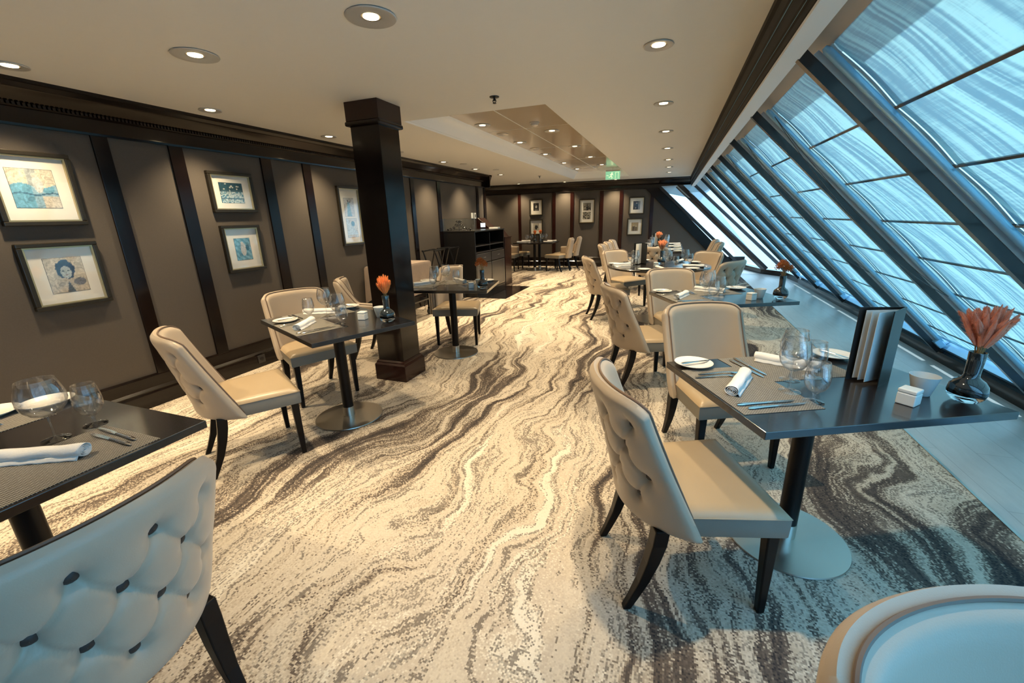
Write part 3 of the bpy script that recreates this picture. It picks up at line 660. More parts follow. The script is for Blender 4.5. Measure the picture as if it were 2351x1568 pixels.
def make_chair(arm=False):
    t = empty('armchair' if arm else 'dining_chair')
    fy = 0.255; ry = -0.20; hf = 0.262; hr = 0.225; z0, z1 = 0.352, 0.450
    def top(u, v):
        a = -1 + 2 * u; b = -1 + 2 * v
        y = (ry + fy) / 2 + b * (fy - ry) / 2; hw = hr + (hf - hr) * v
        if not arm and y < -0.05: hw = min(hw, 0.268 * sin(math.acos(max(0.4, min(1, 1 - (y + 0.240) * 3.14)))) / 0.925 - 0.014)
        e = 0.10
        def rr(q): q = (abs(q) - (1 - e)) / e; return 0 if q <= 0 else 1 - sqrt(max(0, 1 - q * q))
        return (a * hw, y, z1 + 0.010 * (1 - a * a) * (1 - b * b) - 0.016 * max(rr(a), rr(b)))
    N = 20
    s = MB().grid(top, N, N)
    per = [(i / N, 0) for i in range(N)] + [(1, j / N) for j in range(N)] + [(1 - i / N, 1) for i in range(N)] + [(0, 1 - j / N) for j in range(N)]
    tp = [Vector(top(*q)) for q in per]
    ps = [tp, [Vector((p.x * 1.004, p.y * 1.004, z1 - 0.020)) for p in tp]]
    m = len(per); vs = [p for r in ps for p in r]
    s.add(vs, [(k, (k + 1) % m, m + (k + 1) % m, m + k) for k in range(m)]); seat = s.build('seat', MT['leather'], t, smooth=True, angle=50)
    bm = bmesh.new(); bm.from_mesh(seat.data); bmesh.ops.remove_doubles(bm, verts=bm.verts, dist=0.0003); bmesh.ops.recalc_face_normals(bm, faces=bm.faces); bm.to_mesh(seat.data); bm.free()
    ps = [[Vector((p.x * 1.003, p.y * 1.003, z1 - 0.019)) for p in tp], [Vector((p.x * 1.003, p.y * 1.003, z1 - 0.05)) for p in tp], [Vector((p.x * 0.998, p.y * 0.998, z0 + 0.006)) for p in tp], [Vector((p.x * 0.985, p.y * 0.985, z0)) for p in tp]]
    vs = [p for r in ps for p in r]
    fs = [(r * m + k, r * m + (k + 1) % m, (r + 1) * m + (k + 1) % m, (r + 1) * m + k) for r in range(3) for k in range(m)] + [tuple(3 * m + k for k in range(m)), tuple(k for k in range(m))[::-1]]
    MB().add(vs, fs).build('seat_band', MT['band'], t, smooth=True, angle=50)
    w = [Vector((p.x * 1.004, p.y * 1.004, z1 - 0.020)) for p in tp]; w = w + [w[0]]
    MB().tube(w, 0.0028, 5).build('welt', MT['leather'], seat, smooth=True)
    for sx in (-1, 1):
        def ring(c_, h): return [(c_[0] - h, c_[1] - h, c_[2]), (c_[0] + h, c_[1] - h, c_[2]), (c_[0] + h, c_[1] + h, c_[2]), (c_[0] - h, c_[1] + h, c_[2])]
        g = MB(); g.hexa(ring((sx * 0.226, 0.226, 0.0), 0.0135), ring((sx * 0.224, 0.220, z0 + 0.003), 0.022)); g.build('leg', MT['leg'], t, bevel=0.005, seg=2)
        path = [(0.196, -0.155, z0 + 0.012, .026), (0.196, -0.162, 0.30, .026), (0.193, -0.178, 0.22, .0235), (0.190, -0.203, 0.13, .0195), (0.188, -0.235, 0.05, .016), (0.187, -0.258, 0.0, .0145)]
        vs = []; fs = []
        for x, y, z, h in path: vs += ring((sx * x, y, z), h)
        for k in range(len(path) - 1):
            for q in range(4): q2 = (q + 1) % 4; fs.append((k * 4 + q, k * 4 + q2, k * 4 + 4 + q2, k * 4 + 4 + q))
        fs += [(0, 1, 2, 3), tuple(len(path) * 4 - 4 + q for q in range(4))]
        MB().add(vs, fs).build('leg', MT['leg'], t, bevel=0.004, seg=2)
    shell(t, arm)
    return t
def chair(x, y, deg, label, arm=False, group=None):
    """deg = compass of the way it faces, 0 = +x"""
    return place('arm' if arm else 'side', (lambda: make_chair(arm)), (x, y, 0), radians(deg - 90), label, 'chair', group)

# ---------------------------------------------------------------- tables
def pedestal(parent, x=0, y=0, r=0.24):
    MB().lathe([(0.0005, 0.0), (r, 0.0), (r + .002, 0.004), (r, 0.009), (0.05, 0.013), (0.0005, 0.013)], 64, Matrix.Translation((x, y, 0))).build('base_plate', MT['steel'], parent, smooth=True, angle=30)
    MB().lathe([(0.0405, 0.013), (0.0405, 0.085)], 32, Matrix.Translation((x, y, 0))).build('collar', MT['steel'], parent, smooth=True)
    MB().lathe([(0.038, 0.085), (0.038, 0.70)], 32, Matrix.Translation((x, y, 0))).build('pedestal_pole', MT['leg'], parent, smooth=True)
    MB().box(x - 0.2, x + 0.2, y - 0.03, y + 0.03, 0.70, 0.722).build('top_bracket', MT['leg'], parent)
def make_table(lx=0.90, ly=0.68):
    t = empty('dining_table'); h = 0.03
    MB().box(-lx / 2, lx / 2, -ly / 2, ly / 2, 0.722, 0.75).build('tabletop', MT['table'], t, bevel=0.002)
    pedestal(t); return t
TABLES = {'R1': (0.583, 1.880, 26.3, 0.91, 0.68), 'R2': (0.405, 3.80, 25.5, 0.90, 0.68), 'L2': (-2.20, 2.27, -24, 0.96, 0.70), 'L3': (-2.14, 3.90, 12, 0.90, 0.68), 'L0': (-1.985, 0.535, 0, 0.93, 0.70)}
TL = {'R1': ('square cornered dark table nearest on the right, holding the upright open menu', 'the near right table'),
      'R2': ('dark table second along the windows, with rust flowers at its corner', 'the second window table'),
      'L2': ('dark table left of the pillar with orange plumes at its corner', 'the table beside the pillar'),
      'L3': ('dark table just behind the pillar, near the black service station', 'the table behind the pillar'),
      'L0': ('dark table cut off by the left edge of the view', 'the table at the left edge')}
for k, (x, y, d, lx, ly) in TABLES.items():
    t = make_table(lx, ly); t.location = (x, y, 0); t.rotation_euler = (0, 0, radians(d)); tag(t, TL[k][0], 'table')

ZT_ = 0.75
class Frame:
    def __init__(s, x, y, deg): s.x, s.y, s.a = x, y, radians(deg)
    def w(s, lx, ly, z=ZT_): return (s.x + lx * cos(s.a) - ly * sin(s.a), s.y + lx * sin(s.a) + ly * cos(s.a), z)
# tableware builders ------------------------------------------------
def make_mat(w=0.30, l_=0.44):
    t = MB().box(-w / 2, w / 2, -l_ / 2, l_ / 2, 0, 0.0016).build('placemat', MT['mat']); return t
def make_plate():
    return MB().lathe([(0.0005, 0.000), (0.045, 0.000), (0.048, 0.003), (0.074, 0.011), (0.0815, 0.0155), (0.0820, 0.0172), (0.080, 0.0168), (0.060, 0.0085), (0.046, 0.0060), (0.0005, 0.0058)], 48).build('bread_plate', MT['white'], smooth=True, angle=60)
def knife_part(L=0.225, blade=0.5):
    t = MB(); hl = L * (1 - blade)
    pts = []; 
    for i in range(9): u = i / 8; pts.append((-hl + hl * u - 0, 0, 0.0045))
    rr = [0.0045, 0.0078, 0.0082, 0.0074, 0.0066, 0.0060, 0.0056, 0.0055, 0.0050]
    hm = MB().tube(pts, rr, 10, flat=0.55)
    bm_ = MB(); n = 10; bl = L * blade; prof = []
    for i in range(n + 1):
        u = i / n; wd = 0.0062 + 0.0035 * sin(pi * min(1, u * 1.1)) ; wd = wd if u < 0.85 else wd * max(0.12, (1 - u) / 0.15)
        prof.append((bl * u, -wd * 0.7)); 
    top_ = [(x, 0.0062) for x, _ in prof[:-2]][::-1]
    prof = prof + [(bl * 0.96, 0.003)] + top_
    bm_.prism(prof, 'z', 0.0038, 0.0050)
    return hm, bm_
def make_knife(L=0.225, blade=0.5, name='table_knife'):
    t = empty(name); h, b = knife_part(L, blade); h.build('handle', MT['chrome'], t, smooth=True); b.build('blade', MT['chrome'], t); return t
def make_fork():
    t = empty('dinner_fork'); 
    pts = [(-0.11, 0, 0.004), (-0.10, 0, 0.005), (-0.05, 0, 0.006), (0.0, 0, 0.009), (0.03, 0, 0.008), (0.045, 0, 0.004)]
    MB().tube(pts, [0.004, 0.0075, 0.0055, 0.0035, 0.004, 0.009], 10, flat=0.35).build('handle', MT['chrome'], t, smooth=True)
    for k in range(4):
        y = (k - 1.5) * 0.0052
        MB().tube([(0.044, y, 0.004), (0.06, y, 0.002), (0.078, y, 0.0035), (0.088, y, 0.006)], [0.0019, 0.0016, 0.0014, 0.0008], 6).build('tine', MT['chrome'], t, smooth=True)
    return t
def make_napkin():
    t = MB(); L = 0.25; n = 26; m = 28
    def f(u, v):
        a = 2 * pi * v; s = -L / 2 + L * u
        r = 0.0205 * (1 + 0.03 * sin(a * 3 + s * 40)) * (1 + 0.04 * sin(s * 60 + a)) * (0.96 + 0.06 * abs(2 * u - 1))
        x = r * cos(a) * 1.15; z = 0.0205 + r * sin(a) * 0.93
        return (s, x, max(0.0005, z))
    t.grid(f, n, m)
    # rolled spiral ends
    for sgn, e in ((-1, 0), (1, 1)):
        sp = []
        for k in range(60):
            a = k / 59 * 3 * 2 * pi; r = 0.0035 + 0.0165 * k / 59
            sp.append((r * cos(a) * 1.12, 0.0205 + r * sin(a) * 0.9))
        vs = []; 
        for (yy, zz) in sp: vs += [(sgn * L / 2 - sgn * 0.022, yy, zz), (sgn * L / 2 + sgn * 0.002 * 0, yy, zz)]
        t.add(vs, [(2 * k, 2 * k + 1, 2 * k + 3, 2 * k + 2) for k in range(59)])
        t.add([(sgn * (L / 2 - 0.02), 0.021 * cos(2 * pi * k / 20), 0.0205 + 0.0185 * sin(2 * pi * k / 20)) for k in range(20)], [tuple(range(20))])
    # free edge of the cloth along the roll
    t.grid(lambda u, v: (-L / 2 + 0.004 + (L - 0.008) * u, -0.0215 - 0.010 * v, 0.014 - 0.0125 * v + 0.001 * sin(u * 30)), 20, 3)
    o = t.build('rolled_napkin', MT['linen'], smooth=True, angle=70)
    s = o.modifiers.new('thickness', 'SOLIDIFY'); s.thickness = 0.0012; s.offset = -1
    return o
def make_wine(KB=1.0):
    t = empty('wine_glass')
    MB().lathe([(0.0005, 0.0), (0.036, 0.0), (0.038, 0.0015), (0.030, 0.0035), (0.012, 0.006), (0.0045, 0.011), (0.0005, 0.011)], 40, cap=False).build('foot', MT['glass'], t, smooth=True, angle=80)
    MB().lathe([(0.0045, 0.010), (0.0036, 0.025), (0.0034, 0.060), (0.0045, 0.078), (0.009, 0.086)], 16, cap=False).build('stem', MT['glass'], t, smooth=True)
    MB().lathe([*[(r * KB, z) for r, z in ((0.0005, 0.084), (0.014, 0.087), (0.032, 0.097), (0.045, 0.115), (0.0520, 0.138), (0.0520, 0.156), (0.048, 0.178), (0.043, 0.198), (0.0395, 0.212), (0.0388, 0.212), (0.042, 0.197), (0.047, 0.177), (0.051, 0.155), (0.051, 0.139), (0.044, 0.117), (0.031, 0.099), (0.014, 0.090), (0.0005, 0.088))]], 40, cap=False).build('bowl', MT['glass'], t, smooth=True, angle=80)
    return t
def make_water():
    t = empty('water_glass')
    MB().lathe([(0.0005, 0.0), (0.033, 0.0), (0.035, 0.0015), (0.028, 0.0035), (0.012, 0.006), (0.006, 0.012), (0.0005, 0.012)], 40, cap=False).build('foot', MT['glass'], t, smooth=True, angle=80)
    MB().lathe([(0.006, 0.010), (0.005, 0.020), (0.0065, 0.032), (0.012, 0.038)], 16, cap=False).build('stem', MT['glass'], t, smooth=True)
    MB().lathe([(0.0005, 0.036), (0.016, 0.041), (0.030, 0.054), (0.038, 0.072), (0.0405, 0.090), (0.039, 0.112), (0.035, 0.136), (0.0315, 0.155), (0.0308, 0.155), (0.034, 0.135), (0.038, 0.112), (0.0393, 0.090), (0.037, 0.073), (0.029, 0.056), (0.016, 0.044), (0.0005, 0.040)], 40, cap=False).build('bowl', MT['glass'], t, smooth=True, angle=80)
    return t
def make_cube():
    t = empty('condiment_cube'); s = 0.027
    MB().box(-s, s, -s, s, 0, 0.043).build('body', MT['ceram'], t, bevel=0.004, seg=3)
    MB().box(-s, s, -s, s, 0.0438, 0.058).build('lid', MT['ceram'], t, bevel=0.004, seg=3); return t
def make_cup():
    return MB().lathe([(0.0005, 0.0), (0.024, 0.0), (0.027, 0.003), (0.043, 0.072), (0.0445, 0.076), (0.0425, 0.076), (0.040, 0.070), (0.025, 0.010), (0.0005, 0.008)], 40, cap=False).build('candle_cup', MT['frost'], smooth=True, angle=60)
def make_vase():
    t = empty('bud_vase')
    MB().lathe([(0.0005, 0.0), (0.020, 0.0), (0.036, 0.006), (0.048, 0.020), (0.053, 0.038), (0.052, 0.048), (0.046, 0.034), (0.030, 0.022), (0.0005, 0.019)], 48, cap=False).build('glass_base', MT['clearbase'], t, smooth=True, angle=80)
    MB().lathe([(0.0005, 0.0195), (0.030, 0.0225), (0.046, 0.0345), (0.0525, 0.048), (0.050, 0.064), (0.040, 0.079), (0.028, 0.088), (0.0215, 0.096), (0.0205, 0.110), (0.0222, 0.150), (0.0235, 0.182), (0.0225, 0.184), (0.0205, 0.182), (0.0185, 0.12), (0.0005, 0.11)], 48, cap=False).build('smoky_body', MT['smoke'], t, smooth=True, angle=80)
    return t
def plume(mb, base, tip, r):
    base = Vector(base); tip = Vector(tip); d = (tip - base).normalized(); L = (tip - base).length
    s0 = d.orthogonal().normalized(); s1 = d.cross(s0)
    n = 330
    core = []; rr = []
    for i in range(7): u = i / 6; core.append(base + d * L * u); rr.append(max(0.0008, r * 0.60 * sin(pi * min(1, 0.10 + u * 0.88)) ** 0.8))
    mb.tube(core, rr, 7)
    for k in range(n):
        u = random.random() ** 0.9; a = random.random() * 2 * pi; q = base + d * L * u * 0.92
        rad = r * sin(pi * min(1, 0.10 + u * 0.84)) ** 0.8
        o = (s0 * cos(a) + s1 * sin(a)); e = q + o * rad * (0.80 + 0.50 * random.random()) + d * (0.006 + 0.008 * random.random()); w = d.cross(o) * 0.0008
        p0 = q + o * rad * 0.4
        mb.add([p0 - w, p0 + w, e], [(0, 1, 2)])
def make_plumes(mkey, n=15, spread=0.075, h=0.13, r=0.011, seed=1):
    random.seed(seed); t = empty('dried_plume_bunch')
    for k in range(n):
        a = 2.39996 * k; q = sqrt((k + 0.4) / n); tilt = q * spread
        tip = (tilt * cos(a), tilt * sin(a), h * (1.0 - 0.28 * q * q) + random.uniform(-0.012, 0.012)); bs = (tilt * 0.22 * cos(a), tilt * 0.22 * sin(a), 0.012 + 0.02 * random.random() + (h * 0.25 if k % 2 else 0.0))
        m = MB(); plume(m, bs, tip, r); o = m.build('plume', MT[mkey], t)
        MB().tube([(bs[0] * 0.2, bs[1] * 0.2, -0.035), bs], 0.0009, 5).build('stem', MT['stem'], o)
    return t
def make_rust(seed=3):
    random.seed(seed); t = empty('dried_flower_bunch')
    for k in range(15):
        a = 2.39996 * k; q = sqrt((k + 0.3) / 15); c = Vector((0.046 * q * cos(a), 0.046 * q * sin(a), 0.115 - 0.05 * q + random.uniform(-.03, .02)))
        m = MB()
        for i in range(60):
            d = Vector((random.gauss(0, 1), random.gauss(0, 1), random.gauss(0, 1))).normalized(); p0 = c + d * 0.022 * random.uniform(0.5, 1.15); rr = random.uniform(0.003, 0.0052)
            m.add([p0 + Vector(v) * rr for v in ((1, 0, 0), (-1, 0, 0), (0, 1, 0), (0, -1, 0), (0, 0, 1), (0, 0, -1))], [(0, 2, 4), (2, 1, 4), (1, 3, 4), (3, 0, 4), (2, 0, 5), (1, 2, 5), (3, 1, 5), (0, 3, 5)])
        o = m.build('flower_head', MT['rust'], t)
        MB().tube([(0.0, 0, -0.035), tuple(c * 0.6), tuple(c)], 0.0012, 5).build('stem', MT['stem'], o)
    return t
def setting(F, ox, oy, rot, where, mats=True, flip=1, glasses=True, cutlery=True, butter=True, nap_rot=45, plate_xy=(-0.065, 0.272), gl=None):
    """place setting; local +x points from the diner to the table middle, 'where' names it"""
    R = radians(rot)
    def L(x, y): return F.w(ox + x * cos(R) - y * flip * sin(R), oy + x * sin(R) + y * flip * cos(R))
    A = F.a + R
    P = lambda key, mk, x, y, dz, ang, lab, cat: place(key, mk, (*L(x, y)[:2], ZT_ + dz), A + radians(ang * flip), lab, cat)
    if mats: P('mat', make_mat, 0, 0, 0, 0, 'woven grey placemat ' + where, 'placemat')
    P('plate', make_plate, plate_xy[0], plate_xy[1], 0.0005, 0, 'white bread plate ' + where, 'plate')
    if butter: P('butter', lambda: make_knife(0.15, 0.42, 'butter_knife'), plate_xy[0] + .02, plate_xy[1], 0.0138, 8, 'butter knife on the bread plate ' + where, 'knife')
    P('napkin', make_napkin, -0.015, 0.02, 0.0018, nap_rot, 'white rolled napkin ' + where, 'napkin')
    if cutlery:
        P('knife', make_knife, -0.02, -0.150, 0.0018, 0, 'table knife closer to the napkin ' + where, 'knife')
        P('knife', make_knife, 0.0, -0.180, 0.0018, 1, 'outer table knife ' + where, 'knife')
        P('fork', make_fork, -0.03, 0.115, 0.0018, -3, 'dinner fork closer to the napkin ' + where, 'fork')
        P('fork', make_fork, 0.0, 0.148, 0.0018, -3, 'outer dinner fork ' + where, 'fork')
def at(F, key, mk, x, y, lab, cat, ang=0, dz=0):
    return place(key, mk, F.w(x, y, ZT_ + dz), F.a + radians(ang), lab, cat)
# --- near right table
F1 = Frame(*TABLES['R1'][:3]); F2 = Frame(*TABLES['R2'][:3]); F3 = Frame(*TABLES['L2'][:3]); F4 = Frame(*TABLES['L3'][:3]); F5 = Frame(*TABLES['L0'][:3])
for F, w, fl in ((F1, TL['R1'][1], 'plum_c'), (F2, TL['R2'][1], 'rust'), (F4, TL['L3'][1], 'rust')):
    setting(F, -0.295, 0.0, 0, 'at the aisle end of ' + w)
    setting(F, 0.015, 0.185, -90, 'along the back side of ' + w, nap_rot=42, plate_xy=(-0.085, 0.31))
    at(F, 'wine', make_wine, -0.157, -0.064, 'tall wine glass nearer the aisle end of ' + w, 'wine glass')
    at(F, 'water', make_water, -0.143, -0.163, 'short water glass by the knives at the aisle end of ' + w, 'water glass')
    at(F, 'wine', make_wine, -0.070, 0.045, 'tall wine glass nearer the back of ' + w, 'wine glass')
    at(F, 'water', make_water, 0.04, 0.055, 'short water glass nearer the back of ' + w, 'water glass')
at(F1, 'cube', make_cube, 0.165, -0.225, 'white two part ceramic cube between menu and vase on the near right table', 'condiment cube', 22)
at(F1, 'cup', make_cup, 0.285, -0.165, 'frosted white candle cup beside the vase on the near right table', 'candle cup')
at(F1, 'vase', make_vase, 0.370, -0.240, 'smoky round bud vase holding coral plumes on the near right table', 'vase')
def placeb(key, mk, F, x, y, lab, ang=0): return place(key, mk, F.w(x, y, ZT_ + 0.184), F.a + radians(ang), lab, 'dried flowers')
placeb('plum_c', lambda: make_plumes('plum_c', 30, 0.080, 0.168, 0.0150, 4), F1, 0.370, -0.240, 'coral fluffy plumes in the vase on the near right table')
def make_menu(w=0.155, h=0.29, ang=62, pages=3, w2=None):
    t = empty('standing_menu')
    a = radians(ang)
    MB().box(0, w, -0.0015, 0.0015, 0, h, Matrix.Rotation(0, 4, 'Z')).box(0, w2 or w, -0.0015, 0.0015, 0, h, Matrix.Rotation(a, 4, 'Z')).build('cover', MT['cover'], t)
    for k in range(pages):
        MB().box(0.004, w * 0.90, -0.0006, 0.0006, 0.012, h - 0.010, Matrix.Rotation(a * (0.12 + 0.24 * k), 4, 'Z')).build('page', MT['paper'], t)
    return t
# spine at the far right corner, both covers opening towards the aisle
m1 = make_menu(0.165, 0.30, 40, 3, 0.135); m1.location = F1.w(0.311, -0.020); m1.rotation_euler = (0, 0, F1.a + radians(168))
tag(m1, 'tall dark menu folder standing open with white pages on the near right table', 'menu')
at(F2, 'cube', make_cube, 0.141, -0.214, 'white ceramic cube on the second window table', 'condiment cube', 15)
at(F2, 'cup', make_cup, 0.245, -0.160, 'frosted candle cup on the second window table', 'candle cup')
at(F2, 'vase', make_vase, 0.372, -0.225, 'smoky bud vase with rust flowers on the second window table', 'vase')
placeb('rust', make_rust, F2, 0.372, -0.225, 'rust coloured dried flowers in the vase on the second window table')
at(F4, 'cube', make_cube, 0.255, -0.18, 'white ceramic cube on the table behind the pillar', 'condiment cube', 20)
at(F4, 'cup', make_cup, 0.33, -0.11, 'frosted candle cup on the table behind the pillar', 'candle cup')
at(F4, 'vase', make_vase, 0.385, -0.225, 'smoky bud vase with orange seed heads on the table behind the pillar', 'vase')
placeb('rust', make_rust, F4, 0.385, -0.225, 'orange brown seed heads in the vase on the table behind the pillar', 70)
# --- table left of the pillar
w = TL['L2'][1]
setting(F3, -0.315, 0.01, 0, 'at the wall end of ' + w, plate_xy=(-0.05, 0.262), nap_rot=47, flip=1)
setting(F3, 0.02, -0.195, 90, 'along the near side of ' + w, nap_rot=47, plate_xy=(-0.055, 0.27))
at(F3, 'wine', make_wine, -0.190, 0.02, 'tall wine glass by the wall end napkin of ' + w, 'wine glass')
at(F3, 'water', make_water, -0.195, -0.10, 'short water glass by the wall end knives of ' + w, 'water glass')
at(F3, 'wine', make_wine, 0.120, -0.020, 'tall wine glass in the middle of ' + w, 'wine glass')
at(F3, 'water', make_water, 0.225, -0.045, 'short water glass by the near side knives of ' + w, 'water glass')
at(F3, 'cube', make_cube, 0.130, 0.145, 'white ceramic cube on the table left of the pillar', 'condiment cube', 35)
at(F3, 'cup', make_cup, 0.165, 0.262, 'frosted white candle cup in front of the pillar', 'candle cup')
at(F3, 'vase', make_vase, 0.345, 0.220, 'smoky bud vase with orange plumes in front of the pillar', 'vase')
placeb('plum_o', lambda: make_plumes('plum_o', 30, 0.050, 0.135, 0.0125, 9), F3, 0.345, 0.220, 'dense orange plumes in the vase in front of the pillar')
# --- table at the left edge: seat at its right end
w = TL['L0'][1]
P0 = F5
place('mat', make_mat, F5.w(0.300, -0.01), F5.a, 'large woven placemat in the foreground on ' + w, 'placemat')
place('mat', make_mat, F5.w(-0.305, -0.01), F5.a, 'woven placemat at the wall side of ' + w, 'placemat')
place('napkin', make_napkin, F5.w(0.235, 0.010, ZT_ + .0018), radians(27), 'long white rolled napkin in the foreground on ' + w, 'napkin')
place('knife', make_knife, F5.w(0.300, 0.150, ZT_ + .0018), radians(180 - 1), 'table knife closer to the napkin on ' + w, 'knife')
place('knife', make_knife, F5.w(0.275, 0.180, ZT_ + .0018), radians(180 - 3), 'outer table knife with its handle near the corner of ' + w, 'knife')
place('balloon', lambda: make_wine(1.17), F5.w(0.106, 0.097), 0, 'big balloon wine glass in the left foreground on ' + w, 'wine glass')
place('water', make_water, F5.w(0.103, 0.205), 0, 'goblet right of the balloon glass on ' + w, 'water glass')
place('plate', make_plate, F5.w(-0.315, 0.252, ZT_ + .0005), 0, 'white bread plate seen through the balloon glass on ' + w, 'plate')
place('plate', make_plate, F5.w(-0.385, 0.120, ZT_ + .002), 0, 'white plate on the wall side placemat of ' + w, 'plate')
place('fork', make_fork, F5.w(-0.300, 0.085, ZT_ + .0018), 0, 'dinner fork nearer the balloon glass on ' + w, 'fork')
place('fork', make_fork, F5.w(-0.305, 0.050, ZT_ + .0018), 0, 'dinner fork nearer the left edge on ' + w, 'fork')

# ---------------------------------------------------------------- round table
rt = empty('round_table', (-0.14, 6.02, 0))
MB().lathe([(0.0005, 0.722), (0.655, 0.722), (0.660, 0.726), (0.660, 0.746), (0.656, 0.75), (0.0005, 0.75)], 72).build('tabletop', MT['table'], rt, smooth=True, angle=30)
pedestal(rt, 0, 0, 0.28)
tag(rt, 'round dark table in the middle distance with a ring of chairs', 'table')
FR = Frame(-0.14, 6.02, 0)
for i, (a, nm) in enumerate(((195, 'left'), (130, 'far left'), (55, 'far right'), (-25, 'right'), (-85, 'near'))):
    F = Frame(-0.14 + 0.48 * cos(radians(a)), 6.02 + 0.48 * sin(radians(a)), a + 180)
    w = 'at the %s place of the round table' % nm
    place('plate', make_plate, F.w(-0.07, 0.19, ZT_ + .0005), F.a, 'white bread plate ' + w, 'plate')
    place('napkin', make_napkin, F.w(0.0, 0.0, ZT_), F.a + radians(15), 'white rolled napkin ' + w, 'napkin')
    place('knife', make_knife, F.w(-0.02, -0.13, ZT_), F.a, 'table knife ' + w, 'knife')
    place('fork', make_fork, F.w(-0.02, 0.10, ZT_), F.a, 'dinner fork ' + w, 'fork')
    place('wine', make_wine, F.w(0.16, -0.10), F.a, 'wine glass ' + w, 'wine glass')
    place('water', make_water, F.w(0.13, -0.19), F.a, 'water glass ' + w, 'water glass')
place('vase', make_vase, (-0.10, 6.12, ZT_), 0, 'smoky bud vase with peach plumes on the round table', 'vase')
place('plum_p', lambda: make_plumes('plum_p', 24, 0.070, 0.15, 0.0175, 12), (-0.10, 6.12, ZT_ + .184), 0, 'peach plumes standing on the round table', 'dried flowers')
place('cube', make_cube, (-0.16, 5.85, ZT_), 0.3, 'white ceramic cube on the round table', 'condiment cube')
m2 = make_menu(0.15, 0.29, 70, 2); m2.location = (-0.37, 6.14, ZT_); m2.rotation_euler = (0, 0, radians(-128)); tag(m2, 'dark menu folder standing on the round table', 'menu')

# ---------------------------------------------------------------- long far table and far left table
lt = empty('long_table', (-0.22, 9.3, 0))
MB().box(-0.46, 0.46, -1.15, 1.15, 0.722, 0.75).build('tabletop', MT['table'], lt, bevel=0.002)
pedestal(lt, 0, -0.7, 0.26); pedestal(lt, 0, 0.7, 0.26)
tag(lt, 'long dark table in the distance beyond the round table', 'table')
spots = [(-0.55, -0.85), (-0.55, 0.0), (-0.55, 0.8), (0.25, -0.85), (0.25, 0.0), (0.25, 0.8)]
for i, (sx, dy) in enumerate((s_, d_) for s_ in (-1, 1) for d_ in (-0.85, 0.0, 0.8)):
    F = Frame(-0.22 + sx * 0.30, 9.3 + dy, 180 if sx > 0 else 0)
    w = 'at the %s place on the %s side of the long far table' % (('near', 'middle', 'far')[i % 3], ('aisle', 'window')[i // 3])
    place('napkin', make_napkin, F.w(0.0, 0.0, ZT_), F.a + radians(20), 'white rolled napkin ' + w, 'napkin')
    place('plate', make_plate, F.w(-0.06, 0.22, ZT_ + .0005), F.a, 'white bread plate ' + w, 'plate')
    place('mat_w', lambda: MB().box(-0.15, 0.15, -0.22, 0.22, 0, 0.0012).build('placemat', MT['linen']), F.w(0, -0.0, ZT_ - .0002 + .0002), F.a, 'pale placemat ' + w, 'placemat') if False else None
    place('wine', make_wine, F.w(0.16, -0.07), F.a, 'wine glass ' + w, 'wine glass')
    place('water', make_water, F.w(0.17, -0.16), F.a, 'water glass ' + w, 'water glass')
place('vase', make_vase, (-0.22, 8.90, ZT_), 0, 'smoky bud vase with peach plumes on the long far table', 'vase')
place('plum_p', None, (-0.22, 8.90, ZT_ + .184), 1.0, 'peach plumes on the long far table, behind those of the round table', 'dried flowers')
m3 = make_menu(0.14, 0.28, 70, 2); m3.location = (-0.26, 9.62, ZT_); m3.rotation_euler = (0, 0, radians(-128)); tag(m3, 'menu folder standing on the long far table', 'menu')
place('cube', make_cube, (-0.22, 8.72, ZT_), 0.1, 'white ceramic cube on the long far table', 'condiment cube')

flt = empty('dining_table', (-3.48, 11.35, 0))
MB().box(-0.55, 0.55, -0.42, 0.42, 0.722, 0.75).build('tabletop', MT['table'], flt, bevel=0.002)
pedestal(flt, 0.0, -0.2, 0.22); pedestal(flt, 0.0, 0.25, 0.22)
tag(flt, 'dark table by the far wall at left, between four armchairs', 'table')
for i, (sx, dy) in enumerate(((-1, -0.2), (-1, 0.2), (1, -0.2), (1, 0.2))):
    F = Frame(-3.48 + sx * 0.38, 11.35 + dy, 180 if sx > 0 else 0)
    w = 'at the %s %s place of the far left table' % ('near' if dy < 0 else 'far', 'left' if sx < 0 else 'right')
    place('napkin', make_napkin, F.w(0, 0, ZT_), F.a + radians(10), 'white rolled napkin ' + w, 'napkin')
    place('wine', make_wine, F.w(0.20, -0.10), F.a, 'wine glass ' + w, 'wine glass')
for i, (x, y) in enumerate(((-3.50, 11.25), (-3.46, 11.64))):
    s_ = ('left', 'right')[i]
    place('vase', make_vase, (x, y, ZT_), 0, 'smoky bud vase with orange flowers on the %s of the far left table' % s_, 'vase')
    place('plum_o', None, (x, y, ZT_ + .184), i, '%s bunch of orange plumes on the far left table' % s_, 'dried flowers')
m4 = make_menu(0.12, 0.22, 60, 2); m4.location = (-3.44, 11.42, ZT_); m4.rotation_euler = (0, 0, radians(-60)); tag(m4, 'small pale menu standing on the far left table', 'menu')

